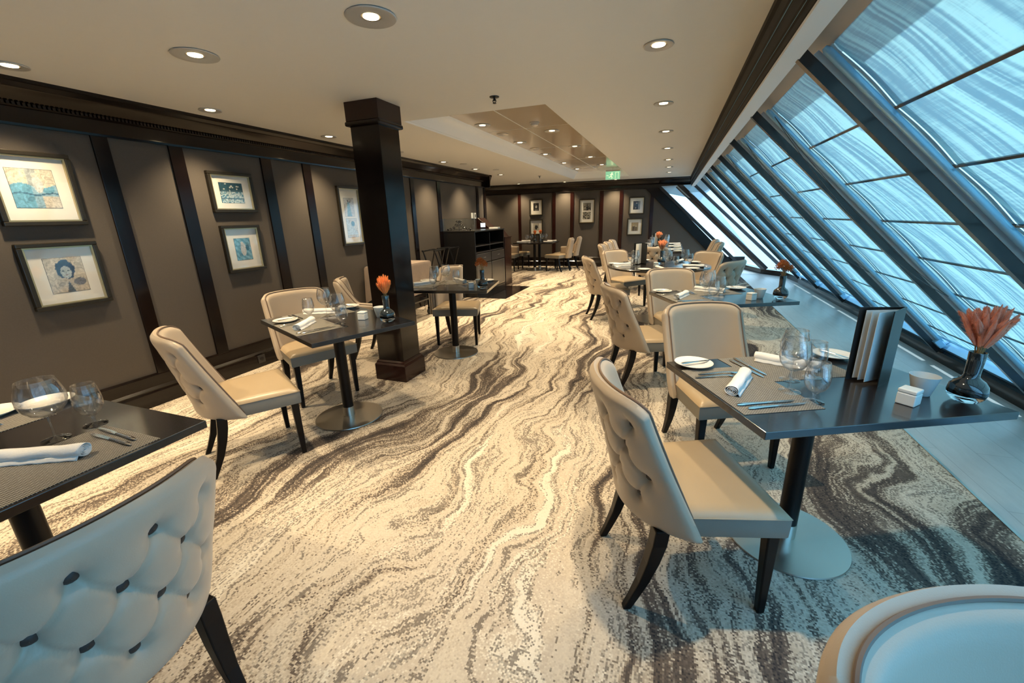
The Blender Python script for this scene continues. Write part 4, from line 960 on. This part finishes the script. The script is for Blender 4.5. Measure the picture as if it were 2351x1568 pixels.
# ---------------------------------------------------------------- chairs in place
chair(0.115, 1.553, 21.5, 'tufted dining chair seen from its side at the aisle end of the near right table')
chair(0.335, 2.57, -64, 'dining chair facing the viewer across the near right table')
chair(0.575, 0.365, -62, 'dining chair at the bottom right corner, only its rounded back top showing')
chair(-0.16, 3.60, 24, 'tufted dining chair seen from behind at the aisle end of the second window table')
chair(0.135, 4.37, -64, 'dining chair facing the viewer across the second window table')
chair(-2.43, 1.675, 60, 'tufted dining chair in the left foreground, its seat towards the pillar')
chair(-2.78, 2.58, -25, 'dining chair facing the aisle at the wall end of the table beside the pillar')
chair(-2.88, 3.62, 10, 'armchair with sloping arms partly hidden by the pillar', arm=True)
chair(-2.32, 4.38, -74, 'armchair facing the viewer behind the table beyond the pillar', arm=True)
chair(-1.37, 0.375, 180, 'large tufted dining chair in the bottom left foreground')
chair(-0.80, 6.02, 20, 'tufted dining chair left of the round table, seen from behind')
chair(-0.64, 6.88, -41, 'pale dining chair at the far left of the round table')
chair(0.34, 6.62, -138, 'dining chair at the far right of the round table, facing the viewer')
chair(0.49, 5.72, 145, 'grey blue lit tufted dining chair right of the round table')
chair(-0.28, 8.05, 90, 'tufted dining chair, back to the viewer, at the near end of the long far table')
for i, y in enumerate((8.55, 9.3, 10.1)):
    chair(-0.98, y, 0, '%s dining chair on the aisle side of the long far table' % ('nearest', 'middle', 'farthest')[i])
for i, y in enumerate((8.9, 9.8)):
    chair(0.58, y, 180, '%s dining chair on the window side of the long far table' % ('nearer', 'farther')[i])
chair(-4.22, 11.05, 5, 'armchair nearer the viewer on the left of the far left table', arm=True)
chair(-4.15, 11.72, -5, 'armchair by the far wall on the left of the far left table', arm=True)
chair(-2.80, 11.10, 155, 'tufted armchair nearer the viewer on the right of the far left table', arm=True)
chair(-2.72, 11.72, 162, 'tufted armchair by the far wall on the right of the far left table', arm=True)

# ---------------------------------------------------------------- pictures
def paint_seated(u, v):
    c = (0.72, 0.68, 0.58)
    if 0.40 < u < 0.62 and v > 0.35: c = (0.42, 0.47, 0.50)
    if v < 0.58 + 0.06 * sin(u * 7): c = (0.16, 0.42, 0.62) if u < 0.45 or (u - 0.8) ** 2 + (v - 0.5) ** 2 < 0.02 else (0.30, 0.50, 0.66)
    if (u - 0.60) ** 2 / 0.012 + (v - 0.62) ** 2 / 0.05 < 1: c = (0.66, 0.70, 0.72)
    if (u - 0.58) ** 2 + (v - 0.84) ** 2 < 0.004: c = (0.74, 0.72, 0.68)
    if abs(v - 0.36 - 0.03 * sin(u * 9)) < 0.02: c = (0.05, 0.16, 0.28)
    if v < 0.30 and u > 0.62: c = (0.66, 0.62, 0.55)
    return c
def paint_portrait(u, v):
    c = (0.66, 0.60, 0.50)
    a = math.atan2(v - 0.66, u - 0.50); r = sqrt((u - 0.50) ** 2 + ((v - 0.66) * 0.9) ** 2)
    if v < 0.34 - 0.9 * (u - 0.5) ** 2 + 0.05: c = (0.60, 0.52, 0.42)
    if r < 0.25 + 0.010 * sin(a * 11) + 0.012 * sin(a * 5 + 1): c = (0.035, 0.08, 0.17)
    if (u - 0.50) ** 2 / 0.020 + (v - 0.58) ** 2 / 0.030 < 1: c = (0.52, 0.58, 0.60)
    for ex_ in (0.44, 0.56):
        if (u - ex_) ** 2 / 0.0012 + (v - 0.62) ** 2 / 0.0003 < 1: c = (0.06, 0.09, 0.14)
    if abs(u - 0.5) < 0.035 and abs(v - 0.50) < 0.010: c = (0.25, 0.12, 0.12)
    if abs(u - 0.5) < 0.012 and 0.54 < v < 0.61: c = (0.38, 0.42, 0.44)
    if (u - 0.80) ** 2 / 0.03 + (v - 0.28) ** 2 / 0.012 < 1: c = (0.20, 0.22, 0.27)
    if abs(u - 0.5) < 0.10 * (0.34 - v) / 0.3 and v < 0.30: c = (0.10, 0.11, 0.13)
    return c
def hsh(i, j): return ((math.sin(i * 12.9898 + j * 78.233) * 43758.5453) % 1.0)
def paint_night(u, v):
    c = (0.03, 0.10, 0.15)
    if v < 0.55: k = hsh(int(u * 24), int(v * 18)); c = (0.30 + 0.4 * k, 0.45 + 0.35 * k, 0.52 + 0.3 * k) if k > 0.35 else (0.06, 0.22, 0.33)
    if 0.42 < v < 0.70 and abs(u - 0.42) < (0.72 - v) * 0.18: c = (0.55, 0.62, 0.62)
    if abs(v - 0.22) < 0.02: c = (0.02, 0.10, 0.18)
    for k in range(9):
        if (u - hsh(k, 1)) ** 2 + (v - 0.68 - 0.28 * hsh(k, 2)) ** 2 < 0.0011: c = (0.75, 0.76, 0.70)
    return c
def paint_dancer(u, v):
    c = (0.22, 0.50, 0.68) if (u * 0.9 + v * 1.3) % 0.35 < 0.2 else (0.12, 0.36, 0.54)
    if (u - 0.50) ** 2 / 0.03 + (v - 0.50) ** 2 / 0.10 < 1: c = (0.70, 0.72, 0.74)
    if (u - 0.78) ** 2 / 0.015 + (v - 0.56) ** 2 / 0.02 < 1: c = (0.04, 0.18, 0.30)
    if (u - 0.46) ** 2 + (v - 0.78) ** 2 < 0.006: c = (0.74, 0.70, 0.66)
    if (u - 0.70) ** 2 + (v - 0.25) ** 2 < 0.006: c = (0.06, 0.25, 0.38)
    if abs(v - 0.66) < 0.012 and u < 0.4: c = (0.04, 0.16, 0.28)
    return c
def paint_gown(u, v):
    c = (0.70, 0.70, 0.69)
    if v < 0.78 and abs(u - 0.45) < 0.10 + 0.20 * (0.78 - v): c = (0.12, 0.36, 0.50) if (u * 20 + v * 8) % 1 > 0.35 else (0.45, 0.62, 0.70)
    if (u - 0.40) ** 2 + (v - 0.85) ** 2 < 0.004: c = (0.16, 0.15, 0.16)
    if (u - 0.58) ** 2 + (v - 0.80) ** 2 < 0.004: c = (0.30, 0.34, 0.38)
    return c
def paint_globe(u, v):
    c = (0.60, 0.72, 0.80) if v < 0.9 * (1 - u) + 0.2 else (0.72, 0.74, 0.74)
    if (u - 0.6) ** 2 / 0.03 + (v - 0.72) ** 2 / 0.02 < 1: c = (0.07, 0.25, 0.36)
    if abs(v - 0.10) < 0.03: c = (0.55, 0.50, 0.42)
    return c
def paint_face(u, v):
    c = (0.030, 0.030, 0.032)
    if (u - 0.52) ** 2 / 0.035 + (v - 0.55) ** 2 / 0.045 < 1: c = (0.62, 0.60, 0.55)
    if (u - 0.45) ** 2 / 0.02 + (v - 0.78) ** 2 / 0.02 < 1: c = (0.10, 0.09, 0.08)
    if v < 0.20 and abs(u - 0.5) < 0.3: c = (0.2, 0.19, 0.17)
    return c
def paint_coat(u, v):
    c = (0.55, 0.50, 0.40)
    if (u - 0.5) ** 2 / 0.05 + (v - 0.45) ** 2 / 0.12 < 1: c = (0.03, 0.03, 0.03)
    if (u - 0.55) ** 2 + (v - 0.80) ** 2 < 0.008: c = (0.50, 0.46, 0.38)
    if abs(u - 0.78 + (v - .5) * .2) < 0.06 and 0.35 < v < 0.7: c = (0.04, 0.04, 0.04)
    return c
def paint_crowd(u, v):
    if v > 0.55: k = hsh(int(u * 30), 3); c = (0.45, 0.40, 0.32) if k > 0.4 else (0.20, 0.18, 0.14)
    else: k = hsh(int(u * 10), int(v * 8)); c = (0.05, 0.045, 0.04) if k > 0.4 else (0.48, 0.43, 0.34)
    if abs(u - 0.5) < 0.06 and v < 0.8: c = (0.03, 0.03, 0.03)
    return c
def paint_stage(u, v):
    k = hsh(int(u * 12), int(v * 9)); c = (0.52, 0.48, 0.38) if k > 0.55 else (0.06, 0.055, 0.05)
    return c
def paint_suit(u, v):
    c = (0.05, 0.055, 0.07) if u < 0.75 else (0.35, 0.35, 0.33)
    if (u - 0.50) ** 2 / 0.012 + (v - 0.74) ** 2 / 0.018 < 1: c = (0.55, 0.54, 0.50)
    if (u - 0.5) ** 2 / 0.06 + (v - 0.35) ** 2 / 0.12 < 1: c = (0.012, 0.012, 0.016)
    if (u - 0.36) ** 2 + (v - 0.20) ** 2 < 0.006: c = (0.62, 0.62, 0.60)
    return c
def paint_pair(u, v):
    c = (0.42, 0.33, 0.20)
    if v < 0.55 and abs(u - 0.33) < 0.17: c = (0.05, 0.04, 0.035)
    if v < 0.5 and abs(u - 0.68) < 0.13: c = (0.10, 0.08, 0.06)
    if (u - 0.35) ** 2 + (v - 0.62) ** 2 < 0.008: c = (0.60, 0.50, 0.34)
    if (u - 0.68) ** 2 + (v - 0.56) ** 2 < 0.008: c = (0.58, 0.48, 0.33)
    return c
def picture(M4, w, h, prints, label, fw=0.028, n=44):
    """M4 maps local (x right, z up, -y out of the wall) to the world; prints = [(x0,x1,z0,z1,paint)] in 0..1 of the picture"""
    t = empty('framed_picture'); t.matrix_world = M4
    f = MB(); a, b = w / 2, h / 2
    for (x0, x1, z0, z1) in ((-a, a, b - fw, b), (-a, a, -b, -b + fw), (-a, -a + fw, -b + fw, b - fw), (a - fw, a, -b + fw, b - fw)):
        f.box(x0, x1, -0.038, 0.0, z0, z1)
    f.build('frame', MT['frame'], t, bevel=0.005)
    f = MB(); e = fw; g = 0.009
    for (x0, x1, z0, z1) in ((-a + e, a - e, b - e - g, b - e), (-a + e, a - e, -b + e, -b + e + g), (-a + e, -a + e + g, -b + e + g, b - e - g), (a - e - g, a - e, -b + e + g, b - e - g)):
        f.box(x0, x1, -0.030, 0.0, z0, z1)
    f.build('gilt_lip', MT['gold'], t)
    mo = MB().box(-a + e + g, a - e - g, -0.012, -0.002, -b + e + g, b - e - g).build('mount', MT['mount'], t)
    iw = w - 2 * (e + g); ih = h - 2 * (e + g)
    for (x0, x1, z0, z1, fn) in prints:
        X0, X1, Z0, Z1 = -iw / 2 + x0 * iw, -iw / 2 + x1 * iw, -ih / 2 + z0 * ih, -ih / 2 + z1 * ih
        m = MB().grid(lambda u, v: (X0 + (X1 - X0) * u, -0.0135, Z0 + (Z1 - Z0) * v), n, n)
        m.box(X0 - .002, X1 + .002, -0.0130, -0.0120, Z0 - .002, Z1 + .002)
        o = m.build('print', MT['ink'], mo); me = o.data; ca = me.color_attributes.new('ink', 'FLOAT_COLOR', 'POINT')
        for i, vtx in enumerate(me.vertices):
            if i < (n + 1) ** 2: cc = fn((vtx.co.x - X0) / (X1 - X0), (vtx.co.z - Z0) / (Z1 - Z0))
            else: cc = (0.10, 0.09, 0.08)
            ca.data[i].color = (*cc, 1)
    MB().add([(-a + e, -0.020, -b + e), (a - e, -0.020, -b + e), (a - e, -0.020, b - e), (-a + e, -0.020, b - e)], [(0, 1, 2, 3)]).build('glazing', MT['picglass'], t)
    tag(t, label, 'picture'); return t
def on_left(yc, zc): return Matrix.Translation((XW, yc, zc)) @ Matrix.Rotation(pi / 2, 4, 'Z')
def on_far(xl, zc): return FM @ Matrix.Translation((xl, 0, zc))
picture(on_left(1.645, 1.68), 0.42, 0.46, [(0.16, 0.80, 0.20, 0.82, paint_seated)], 'framed picture of a blue toned seated figure, upper one at the left edge')
picture(on_left(1.655, 1.12), 0.42, 0.44, [(0.22, 0.80, 0.18, 0.82, paint_portrait)], 'framed portrait of a curly dark haired person, lower one at the left edge')
picture(on_left(3.01, 1.715), 0.44, 0.36, [(0.18, 0.80, 0.18, 0.80, paint_night)], 'framed dark teal night scene, upper one between the second pair of stiles')
picture(on_left(3.01, 1.20), 0.40, 0.44, [(0.24, 0.74, 0.20, 0.76, paint_dancer)], 'framed light blue figure picture, lower one between the second pair of stiles')
picture(on_left(4.585, 1.49), 0.41, 0.73, [(0.22, 0.74, 0.50, 0.84, paint_gown), (0.22, 0.80, 0.10, 0.46, paint_globe)], 'tall framed picture with two small images just left of the pillar')
picture(on_left(5.60, 1.68), 0.44, 0.42, [(0.25, 0.75, 0.25, 0.75, paint_coat)], 'upper framed picture peeking out right of the pillar')
picture(on_left(5.60, 1.13), 0.42, 0.40, [(0.25, 0.75, 0.25, 0.75, paint_crowd)], 'lower framed picture peeking out right of the pillar')
picture(on_far(-1.44, 1.68), 0.40, 0.46, [(0.26, 0.74, 0.26, 0.80, paint_face)], 'small framed dark photograph, upper left on the far wall', n=24)
picture(on_far(-1.44, 1.13), 0.40, 0.44, [(0.24, 0.74, 0.24, 0.78, paint_coat)], 'small framed photograph behind the flowers, lower left on the far wall', n=24)
picture(on_far(0.02, 1.53), 0.45, 0.66, [(0.22, 0.78, 0.54, 0.88, paint_crowd), (0.20, 0.78, 0.14, 0.47, paint_stage)], 'tall framed pair of photographs in the middle of the far wall', n=24)
picture(on_far(1.36, 1.64), 0.42, 0.46, [(0.24, 0.76, 0.24, 0.80, paint_suit)], 'framed photograph of a dark suited figure, upper right on the far wall', n=24)
picture(on_far(1.34, 1.08), 0.42, 0.46, [(0.24, 0.76, 0.22, 0.80, paint_pair)], 'framed sepia photograph of two figures, lower right on the far wall', n=24)
for i, y in enumerate((8.26, 8.40)):
    s = empty('wall_switch', (XW, y, 1.475))
    MB().box(0, 0.010, -0.045, 0.045, -0.06, 0.06).build('plate', MT['ceram'], s, bevel=0.002)
    MB().box(0.010, 0.014, -0.018, 0.018, -0.030, 0.030).build('rocker', MT['ceram'] if i == 0 else MT['drawer'], s, bevel=0.001)
    tag(s, ('left white switch plate on the wall above the service station', 'right switch plate with a dark rocker above the service station')[i], 'switch')
s = empty('wall_socket', (XW + .045, 2.93, 0.085))
MB().box(0, 0.008, -0.04, 0.04, -0.04, 0.04).build('plate', MT['drawer'], s, bevel=0.002)
MB().lathe([(0.0005, 0), (0.02, 0), (0.02, 0.003), (0.0005, 0.003)], 16, Matrix.Translation((0.008, 0, 0)) @ Matrix.Rotation(pi / 2, 4, 'Y')).build('socket_face', MT['black'], s)
tag(s, 'dark wall socket low on the left skirting board', 'socket')

# ---------------------------------------------------------------- service station, screen partition, stands, cart
stn = empty('service_station', (-3.60, 7.7, 0))
SX0, SX1, SY0, SY1, SZ = -0.335, 0.30, -0.72, 0.72, 1.185
g = MB(); g.box(SX0, SX1, SY0, SY0 + 0.03, 0, SZ); g.box(SX0, SX1, SY1 - 0.03, SY1, 0, SZ); g.box(SX0, SX0 + 0.02, SY0 + .03, SY1 - .03, 0, SZ)
g.box(SX0 + .02, SX1, SY0 + .03, SY1 - .03, 0.0, 0.08); g.box(SX0 + .02, SX1 - .02, -0.012, 0.012, 0.08, SZ - .03)
g.build('carcass', MT['black'], stn)
MB().box(SX0 + .0, SX1 + 0.01, SY0 - 0.005, SY1 + .005, SZ, SZ + 0.022).build('worktop', MT['black'], stn, bevel=0.003)
for nm, z in (('shelf', 0.92), ('shelf', 0.80)):
    MB().box(SX0 + .02, SX1 - .01, SY0 + .03, SY1 - .03, z, z + 0.02).build(nm, MT['drawer'], stn)
for y0, y1 in ((SY0 + 0.035, -0.012), (0.012, SY1 - 0.035)):
    d = MB().box(SX1 - 0.02, SX1 + 0.004, y0, y1, 0.62, 0.79).build('drawer', MT['drawer'], stn, bevel=0.003)
    MB().box(SX1 + 0.004, SX1 + 0.006, y0 + .004, y1 - .004, 0.782, 0.787).build('edge_strip', MT['steel'], d)
    MB().tube([(SX1 + 0.004, (y0 + y1) / 2 - .04, 0.71), (SX1 + 0.022, (y0 + y1) / 2 - .04, 0.71), (SX1 + 0.022, (y0 + y1) / 2 + .04, 0.71), (SX1 + 0.004, (y0 + y1) / 2 + .04, 0.71)], 0.004).build('handle', MT['steel'], d)
    d = MB().box(SX1 - 0.02, SX1 + 0.004, y0, y1, 0.09, 0.605).build('door', MT['drawer'], stn, bevel=0.003)
    MB().box(SX1 + 0.004, SX1 + 0.006, y0 + .012, y1 - .012, 0.588, 0.592).box(SX1 + 0.004, SX1 + 0.006, y0 + .012, y0 + .016, 0.11, 0.588).box(SX1 + 0.004, SX1 + 0.006, y1 - .016, y1 - .012, 0.11, 0.588).box(SX1 + 0.004, SX1 + 0.006, y0 + .012, y1 - .012, 0.106, 0.110).build('edge_strip', MT['steel'], d)
tag(stn, 'black service station cabinet with shelves and drawers against the left wall', 'cabinet')
# glass screen with an etched ornament
gs = empty('glass_screen', (-3.60, 6.985, SZ + 0.022))
MB().box(-0.32, 0.31, -0.004, 0.004, 0, 0.215).build('glass_sheet', MT['pane'], gs)
MB().box(-0.33, 0.315, -0.008, 0.008, -0.0, 0.010).build('foot_rail', MT['steel'], gs)
MB().box(-0.32, 0.31, -0.005, 0.005, 0.213, 0.219).box(-0.324, -0.318, -0.005, 0.005, 0.01, 0.217).box(0.308, 0.314, -0.005, 0.005, 0.01, 0.217).build('edge_trim', MT['steel'], gs)
orn = MB()
def spiral(cx, cz, r0, turns, sg, n=26):
    return [(cx + sg * (r0 * (1 - k / n)) * cos(turns * 2 * pi * k / n), -0.0055, cz + (r0 * (1 - k / n)) * sin(turns * 2 * pi * k / n)) for k in range(n)]
for sg in (-1, 1):
    for dx, dz, r in ((0.045, 0.10, 0.035), (0.10, 0.055, 0.03), (0.165, 0.035, 0.026), (0.03, 0.16, 0.025), (0.225, 0.025, 0.018)):
        orn.tube(spiral(sg * dx, dz, r, 1.4, sg), 0.0065, 5)
    orn.tube([(0, -0.0055, 0.02), (sg * 0.06, -0.0055, 0.03), (sg * 0.16, -0.0055, 0.012), (sg * 0.26, -0.0055, 0.010)], 0.005, 5)
orn.tube([(0, -0.0055, 0.01), (0, -0.0055, 0.19)], 0.005, 5)
orn.build('scroll_ornament', MT['black'], gs)
tag(gs, 'clear glass screen with a black scroll ornament on the service station', 'glass screen')
pt = empty('partition', (XW, 8.56, 0))
MB().prism([(0.0, 0.0), (0.62, 0.0), (0.62, 1.01), (0.46, 1.20), (0.30, 1.21), (0.04, 1.43), (0.0, 1.43)], 'y', -0.10, 0.26).build('panel_board', MT['wood_red'], pt, bevel=0.004)
MB().box(0.30, 0.64, -0.105, 0.265, 1.195, 1.20).build('ledge', MT['wood'], pt) if False else None
MB().box(0.62, 0.645, -0.11, 0.27, 0.0, 1.02).build('end_post', MT['wood_red'], pt, bevel=0.004)
MB().box(0.58, 0.66, -0.12, 0.28, 1.012, 1.026).build('cap', MT['wood_red'], pt)
tag(pt, 'reddish wooden partition with a sloping top beside the service station', 'partition')
sc_ = empty('till_screen', (-3.70, 8.26, SZ + 0.022)); 
MB().box(-0.055, 0.055, -0.012, 0.012, 0.03, 0.125, Matrix.Rotation(radians(-16), 4, 'X')).build('housing', MT['black'], sc_, bevel=0.003)
MB().box(-0.047, 0.047, -0.0145, -0.0125, 0.035, 0.117, Matrix.Rotation(radians(-16), 4, 'X')).build('display', MT['screen'], sc_)
MB().box(-0.06, 0.06, -0.05, 0.07, 0, 0.012).tube([(0, 0.01, 0.01), (0, 0.03, 0.10)], 0.012).build('stand', MT['black'], sc_)
sc_.rotation_euler = (0, 0, radians(25))
tag(sc_, 'small glowing bluish screen on top of the service station', 'screen')
tag(MB().box(-0.10, 0.10, -0.06, 0.06, 0, 0.03).build('box_of_slips', MT['paper'], bevel=0.003, loc=(-3.45, 8.28, SZ + .022)), 'low white box at the partition end of the service station', 'box')
tag(MB().box(-3.29, -2.74, 6.98, 8.42, 0.0, 0.006).build('floor_tile_pad', MT['tile'], bevel=0.002), 'black tiled pad on the carpet before the service station', 'floor pad')
def make_stand():
    t = empty('tray_stand')
    for s_ in (-1, 1):
        MB().tube([(s_ * 0.20, -0.17, 0.01), (s_ * 0.20, 0.10, 0.93)], 0.013, 8).build('leg', MT['black'], t, smooth=True)
        MB().tube([(s_ * 0.18, 0.17, 0.01), (s_ * 0.18, -0.10, 0.93)], 0.013, 8).build('leg', MT['black'], t, smooth=True)
    MB().tube([(-0.22, 0.10, 0.93), (0.22, 0.10, 0.93)], 0.015, 8).build('top_bar', MT['black'], t, smooth=True)
    MB().tube([(-0.20, -0.10, 0.93), (0.20, -0.10, 0.93)], 0.015, 8).build('top_bar', MT['black'], t, smooth=True)
    for x in (-0.12, 0.0, 0.12): # straps
        MB().box(x - 0.02, x + 0.02, -0.10, 0.10, 0.935, 0.94).build('strap', MT['cover'], t)
    return t
for i, (x, y) in enumerate(((-3.70, 6.72), (-3.70, 6.22))):
    place('stand', make_stand, (x, y, 0), radians(90 + 4 * i), ('black folding tray stand beside the service station', 'black folding tray stand between cart and the other stand')[i], 'tray stand')
ct = empty('service_cart', (-3.66, 5.15, 0))
g = MB()
for sx in (-1, 1):
    for sy in (-1, 1):
        MB().box(sx * 0.19 - .012, sx * 0.19 + .012, sy * 0.40 - .012, sy * 0.40 + .012, 0.10, 0.80).build('leg', MT['black'], ct)
        wv = MB().lathe([(0.0005, -0.013), (0.045, -0.013), (0.05, -0.008), (0.05, 0.008), (0.045, 0.013), (0.0005, 0.013)], 24, Matrix.Translation((sx * 0.19, sy * 0.40, 0.05)) @ Matrix.Rotation(pi / 2, 4, 'Y')).build('wheel', MT['rubber'], ct, smooth=True)
        MB().box(sx * 0.19 - .02, sx * 0.19 + .02, sy * 0.40 - .012, sy * 0.40 + .012, 0.085, 0.11).build('fork', MT['black'], wv)
MB().box(-0.22, 0.22, -0.44, 0.44, 0.80, 0.815).build('top_board', MT['black'], ct)
MB().box(-0.21, 0.21, -0.42, 0.42, 0.24, 0.26).build('lower_shelf', MT['black'], ct)
tag(ct, 'wheeled black service cart under a cloth by the left wall', 'cart')
def drape():
    m = MB(); hx, hy = 0.235, 0.455; NT = 120
    def per(k):
        s = k / NT * 4; q = int(s) % 4; f = s - int(s)
        return [(-hx + 2 * hx * f, -hy), (hx, -hy + 2 * hy * f), (hx - 2 * hx * f, hy), (-hx, hy - 2 * hy * f)][q]
    rows = [0.0, 0.02, 0.15, 0.30, 0.45]; vs = []
    for j, d in enumerate(rows):
        for k in range(NT):
            x, y = per(k); a = math.atan2(y / hy, x / hx)
            w = 0.010 * sin(k * 0.9) * (d / 0.45) + 0.010 * (d > 0); cr = 0
            f = (k / NT * 4) % 1; cr = max(0, 1 - min(f, 1 - f) / 0.12) * d / 0.45
            o = 1 + cr * 0.10; nx = (1 if abs(x) >= hx - 1e-6 else 0) * (1 if x > 0 else -1); ny = (1 if abs(y) >= hy - 1e-6 else 0) * (1 if y > 0 else -1)
            px = x * o + nx * w; px = max(px, -0.265)
            vs.append((px, y * (1 + cr * 0.05) + ny * w, 0.822 - d - cr * 0.05 + (0.0 if d else 0.004)))
    fs = [(j * NT + k, j * NT + (k + 1) % NT, (j + 1) * NT + (k + 1) % NT, (j + 1) * NT + k) for j in range(len(rows) - 1) for k in range(NT)] + [tuple(range(NT))]
    return m.add(vs, fs)
tc_ = drape().build('tablecloth', MT['curtain'], smooth=True, angle=60, loc=(-3.66, 5.15, 0)); tag(tc_, 'taupe cloth draped over the cart behind the pillar', 'tablecloth')
